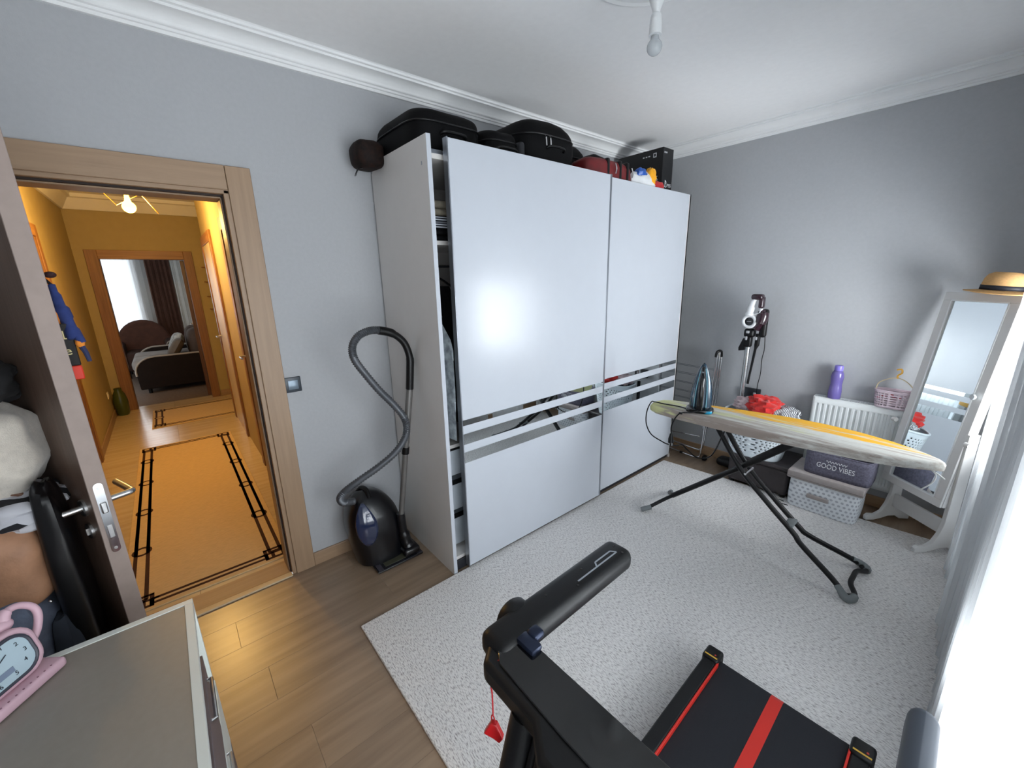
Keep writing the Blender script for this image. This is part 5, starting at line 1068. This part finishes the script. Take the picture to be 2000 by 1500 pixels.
# end door leaf opened into the living room
g = thing('door_5', 'dark brown living room door leaf opened away on the right', 'door', (XE - .15, -.09, 0), kind='structure')
q = MB(); lm_ = Matrix.Translation((XE - .155, -.092, 0)) @ rotz(math.radians(180 - 4)); q.box(0, .82, 0, .04, .005, 1.96, lm_); build('leaf', q, wood('living_door_wood', (96,62,40), (74,46,28), 'z', 3), g, bevel=.001)
q = MB(); q.tube(spline([lm_ @ Vector(p) for p in ((.75,.04,1.03),(.75,.085,1.03),(.73,.09,1.03),(.63,.09,1.03))], 5), .009, 10); build('handle', q, m_steel, g)

# ------------------------------------------------------------------ living room
m_brown = mat('brown_velour', (58,34,26), .85, var=.1, scale=14); m_pip = mat('light_piping', (168,160,150), .7); m_dkb = mat('espresso_leather', (24,14,11), .6, var=.1, spec=.2); m_seat = mat('grey_upholstery', (148,142,138), .9, var=.06)
g = thing('sofa', 'dark brown sofa with grey seat and light piping in the living room', 'sofa', (-6.55, -.1, 0))
def arm(xc, th, y0, y1, h):
    pts = [(y0, .08), (y0 - .01, .30)] + [(y0 + .24 - .25 * math.cos(a), h - .22 + .22 * math.sin(a)) for a in [i * PI / 2 / 8 for i in range(9)]] + [(y1, h), (y1, .08)]
    q = MB(); fm = Matrix(((0,0,1,xc), (1,0,0,0), (0,1,0,0), (0,0,0,1))); q.prism(pts, -th/2, th/2, fm); o = build('arm', q, m_dkb, g, bevel=.012)
    q = MB(); q.tube([(xc + th/2, a, b) for a, b in pts[1:-1]], .014, 8); build('piping', q, m_pip, o)
arm(-5.98, .16, -.90, .05, .575); arm(-7.35, .16, -.90, .05, .575)
q = MB(); q.rbox((-6.66, -.40, .22), (1.22, .95, .26), .04, 3); build('base', q, m_dkb, g)
for xc in (-6.36, -6.96):
    q = MB(); q.rbox((xc, -.55, .42), (.58, .80, .17), .06, 4); build('seat_cushion', q, m_seat, g)
    q = MB(); q.ell((xc, -.06, .66), (.30, .16, .27), 28, 16, .6, .02); build('back_cushion', q, mat('dark_taupe', (78,66,60), .9, var=.08), g)
q = MB(); q.rbox((-6.66, .10, .45), (1.4, .2, .75), .06, 3); build('backrest', q, m_dkb, g)
for a in (-6.0, -7.3):
    for b in (-.8, .1):
        q = MB(); q.cyl((a, b, 0), (a, b, .1), .025, 12); build('foot', q, m_black, g)
def pillow(name, lab, mt, c, rx, rz_, s=.36):
    m = Matrix.Translation(c) @ rotz(rz_) @ Matrix.Rotation(rx, 4, 'X'); q = MB()
    def fn(u, v, k):
        x, y = (u - .5) * s, (v - .5) * s; d = (1 - (2*u - 1) ** 4) * (1 - (2*v - 1) ** 4); return m @ Vector((x, y, k * .075 * d ** .6))
    q.surf(lambda u, v: fn(u, v, 1), 14, 14); q.surf(lambda u, v: fn(u, v, -1), 14, 14); tag(build(name, q, mt), lab, 'cushion')
pillow('patterned_cushion', 'square grey patterned cushion leaning on the sofa back', mat('damask_grey', (190,190,186), .85, col2=(120,118,112), scale=18), (-6.55, -.36, .68), 1.15, .15)
pillow('taupe_cushion', 'plain taupe cushion in front of the patterned cushion on the sofa', mat('taupe_velvet', (104,92,80), .85, var=.08), (-6.20, -.38, .64), 1.0, .0, .34)
g = thing('armchair', 'brown rounded armchair beyond the sofa in the living room', 'armchair', (-8.0, -.80, 0))
def back(u, v):
    a = PI * u; r = .37 + .0 * v; z = .35 + (.32 + .36 * math.sin(a) ** .6) * v
    return (-8.22 + .10 * math.sin(a) - .10 * v, -.80 - r * math.cos(a), z)
q = MB(); pts = [(-.40,.10)] + [(.40*math.cos(PI - i*PI/14) , .55 + .45*math.sin(i*PI/14)) for i in range(15)] + [(.40,.10)]
q.prism(pts, -.10, .10, Matrix(((0,0,1,-8.20), (1,0,0,-.80), (0,1,0,0), (0,0,0,1)))); build('backrest', q, mat('brown_velour_light', (84,52,40), .85, var=.1, scale=14), g, bevel=.05, seg=4)
q = MB(); q.rbox((-7.85, -.80, .29), (.66, .62, .34), .08, 4); build('seat', q, m_brown, g)
for yy in (-1.16, -.44):
    q = MB(); q.rbox((-7.86, yy, .40), (.70, .16, .46), .07, 4); o = build('arm', q, m_brown, g)
    q = MB(); q.tube(spline([(-7.51, yy - .07, .2), (-7.51, yy - .06, .52), (-7.51, yy, .62), (-7.51, yy + .06, .52), (-7.51, yy + .07, .2)], 5), .012, 8); build('piping', q, m_pip, o)
for a in (-8.1, -7.6):
    for b in (-1.1, -.5):
        q = MB(); q.cyl((a, b, 0), (a, b, .14), .022, 10); build('foot', q, m_black, g)
curtain('living_room_sheer', 'white sheer curtain over the living room window', m_sheer2, -2.6, -.52, -8.78, .02, 17, .02, 2.55, n=120)
curtain('brown_drape', 'dark brown drape beside the living room window', mat('brown_drape_cloth', (96,66,54), .9, var=.08), -.56, -.18, -8.70, .03, 5, .02, 2.55, n=50)
curtain('white_living_drape', 'white curtain strip to the right of the brown drape', mat('white_drape_cloth', (222,222,218), .9, var=.03), -.16, .28, -8.72, .025, 5, .02, 2.55, n=50)
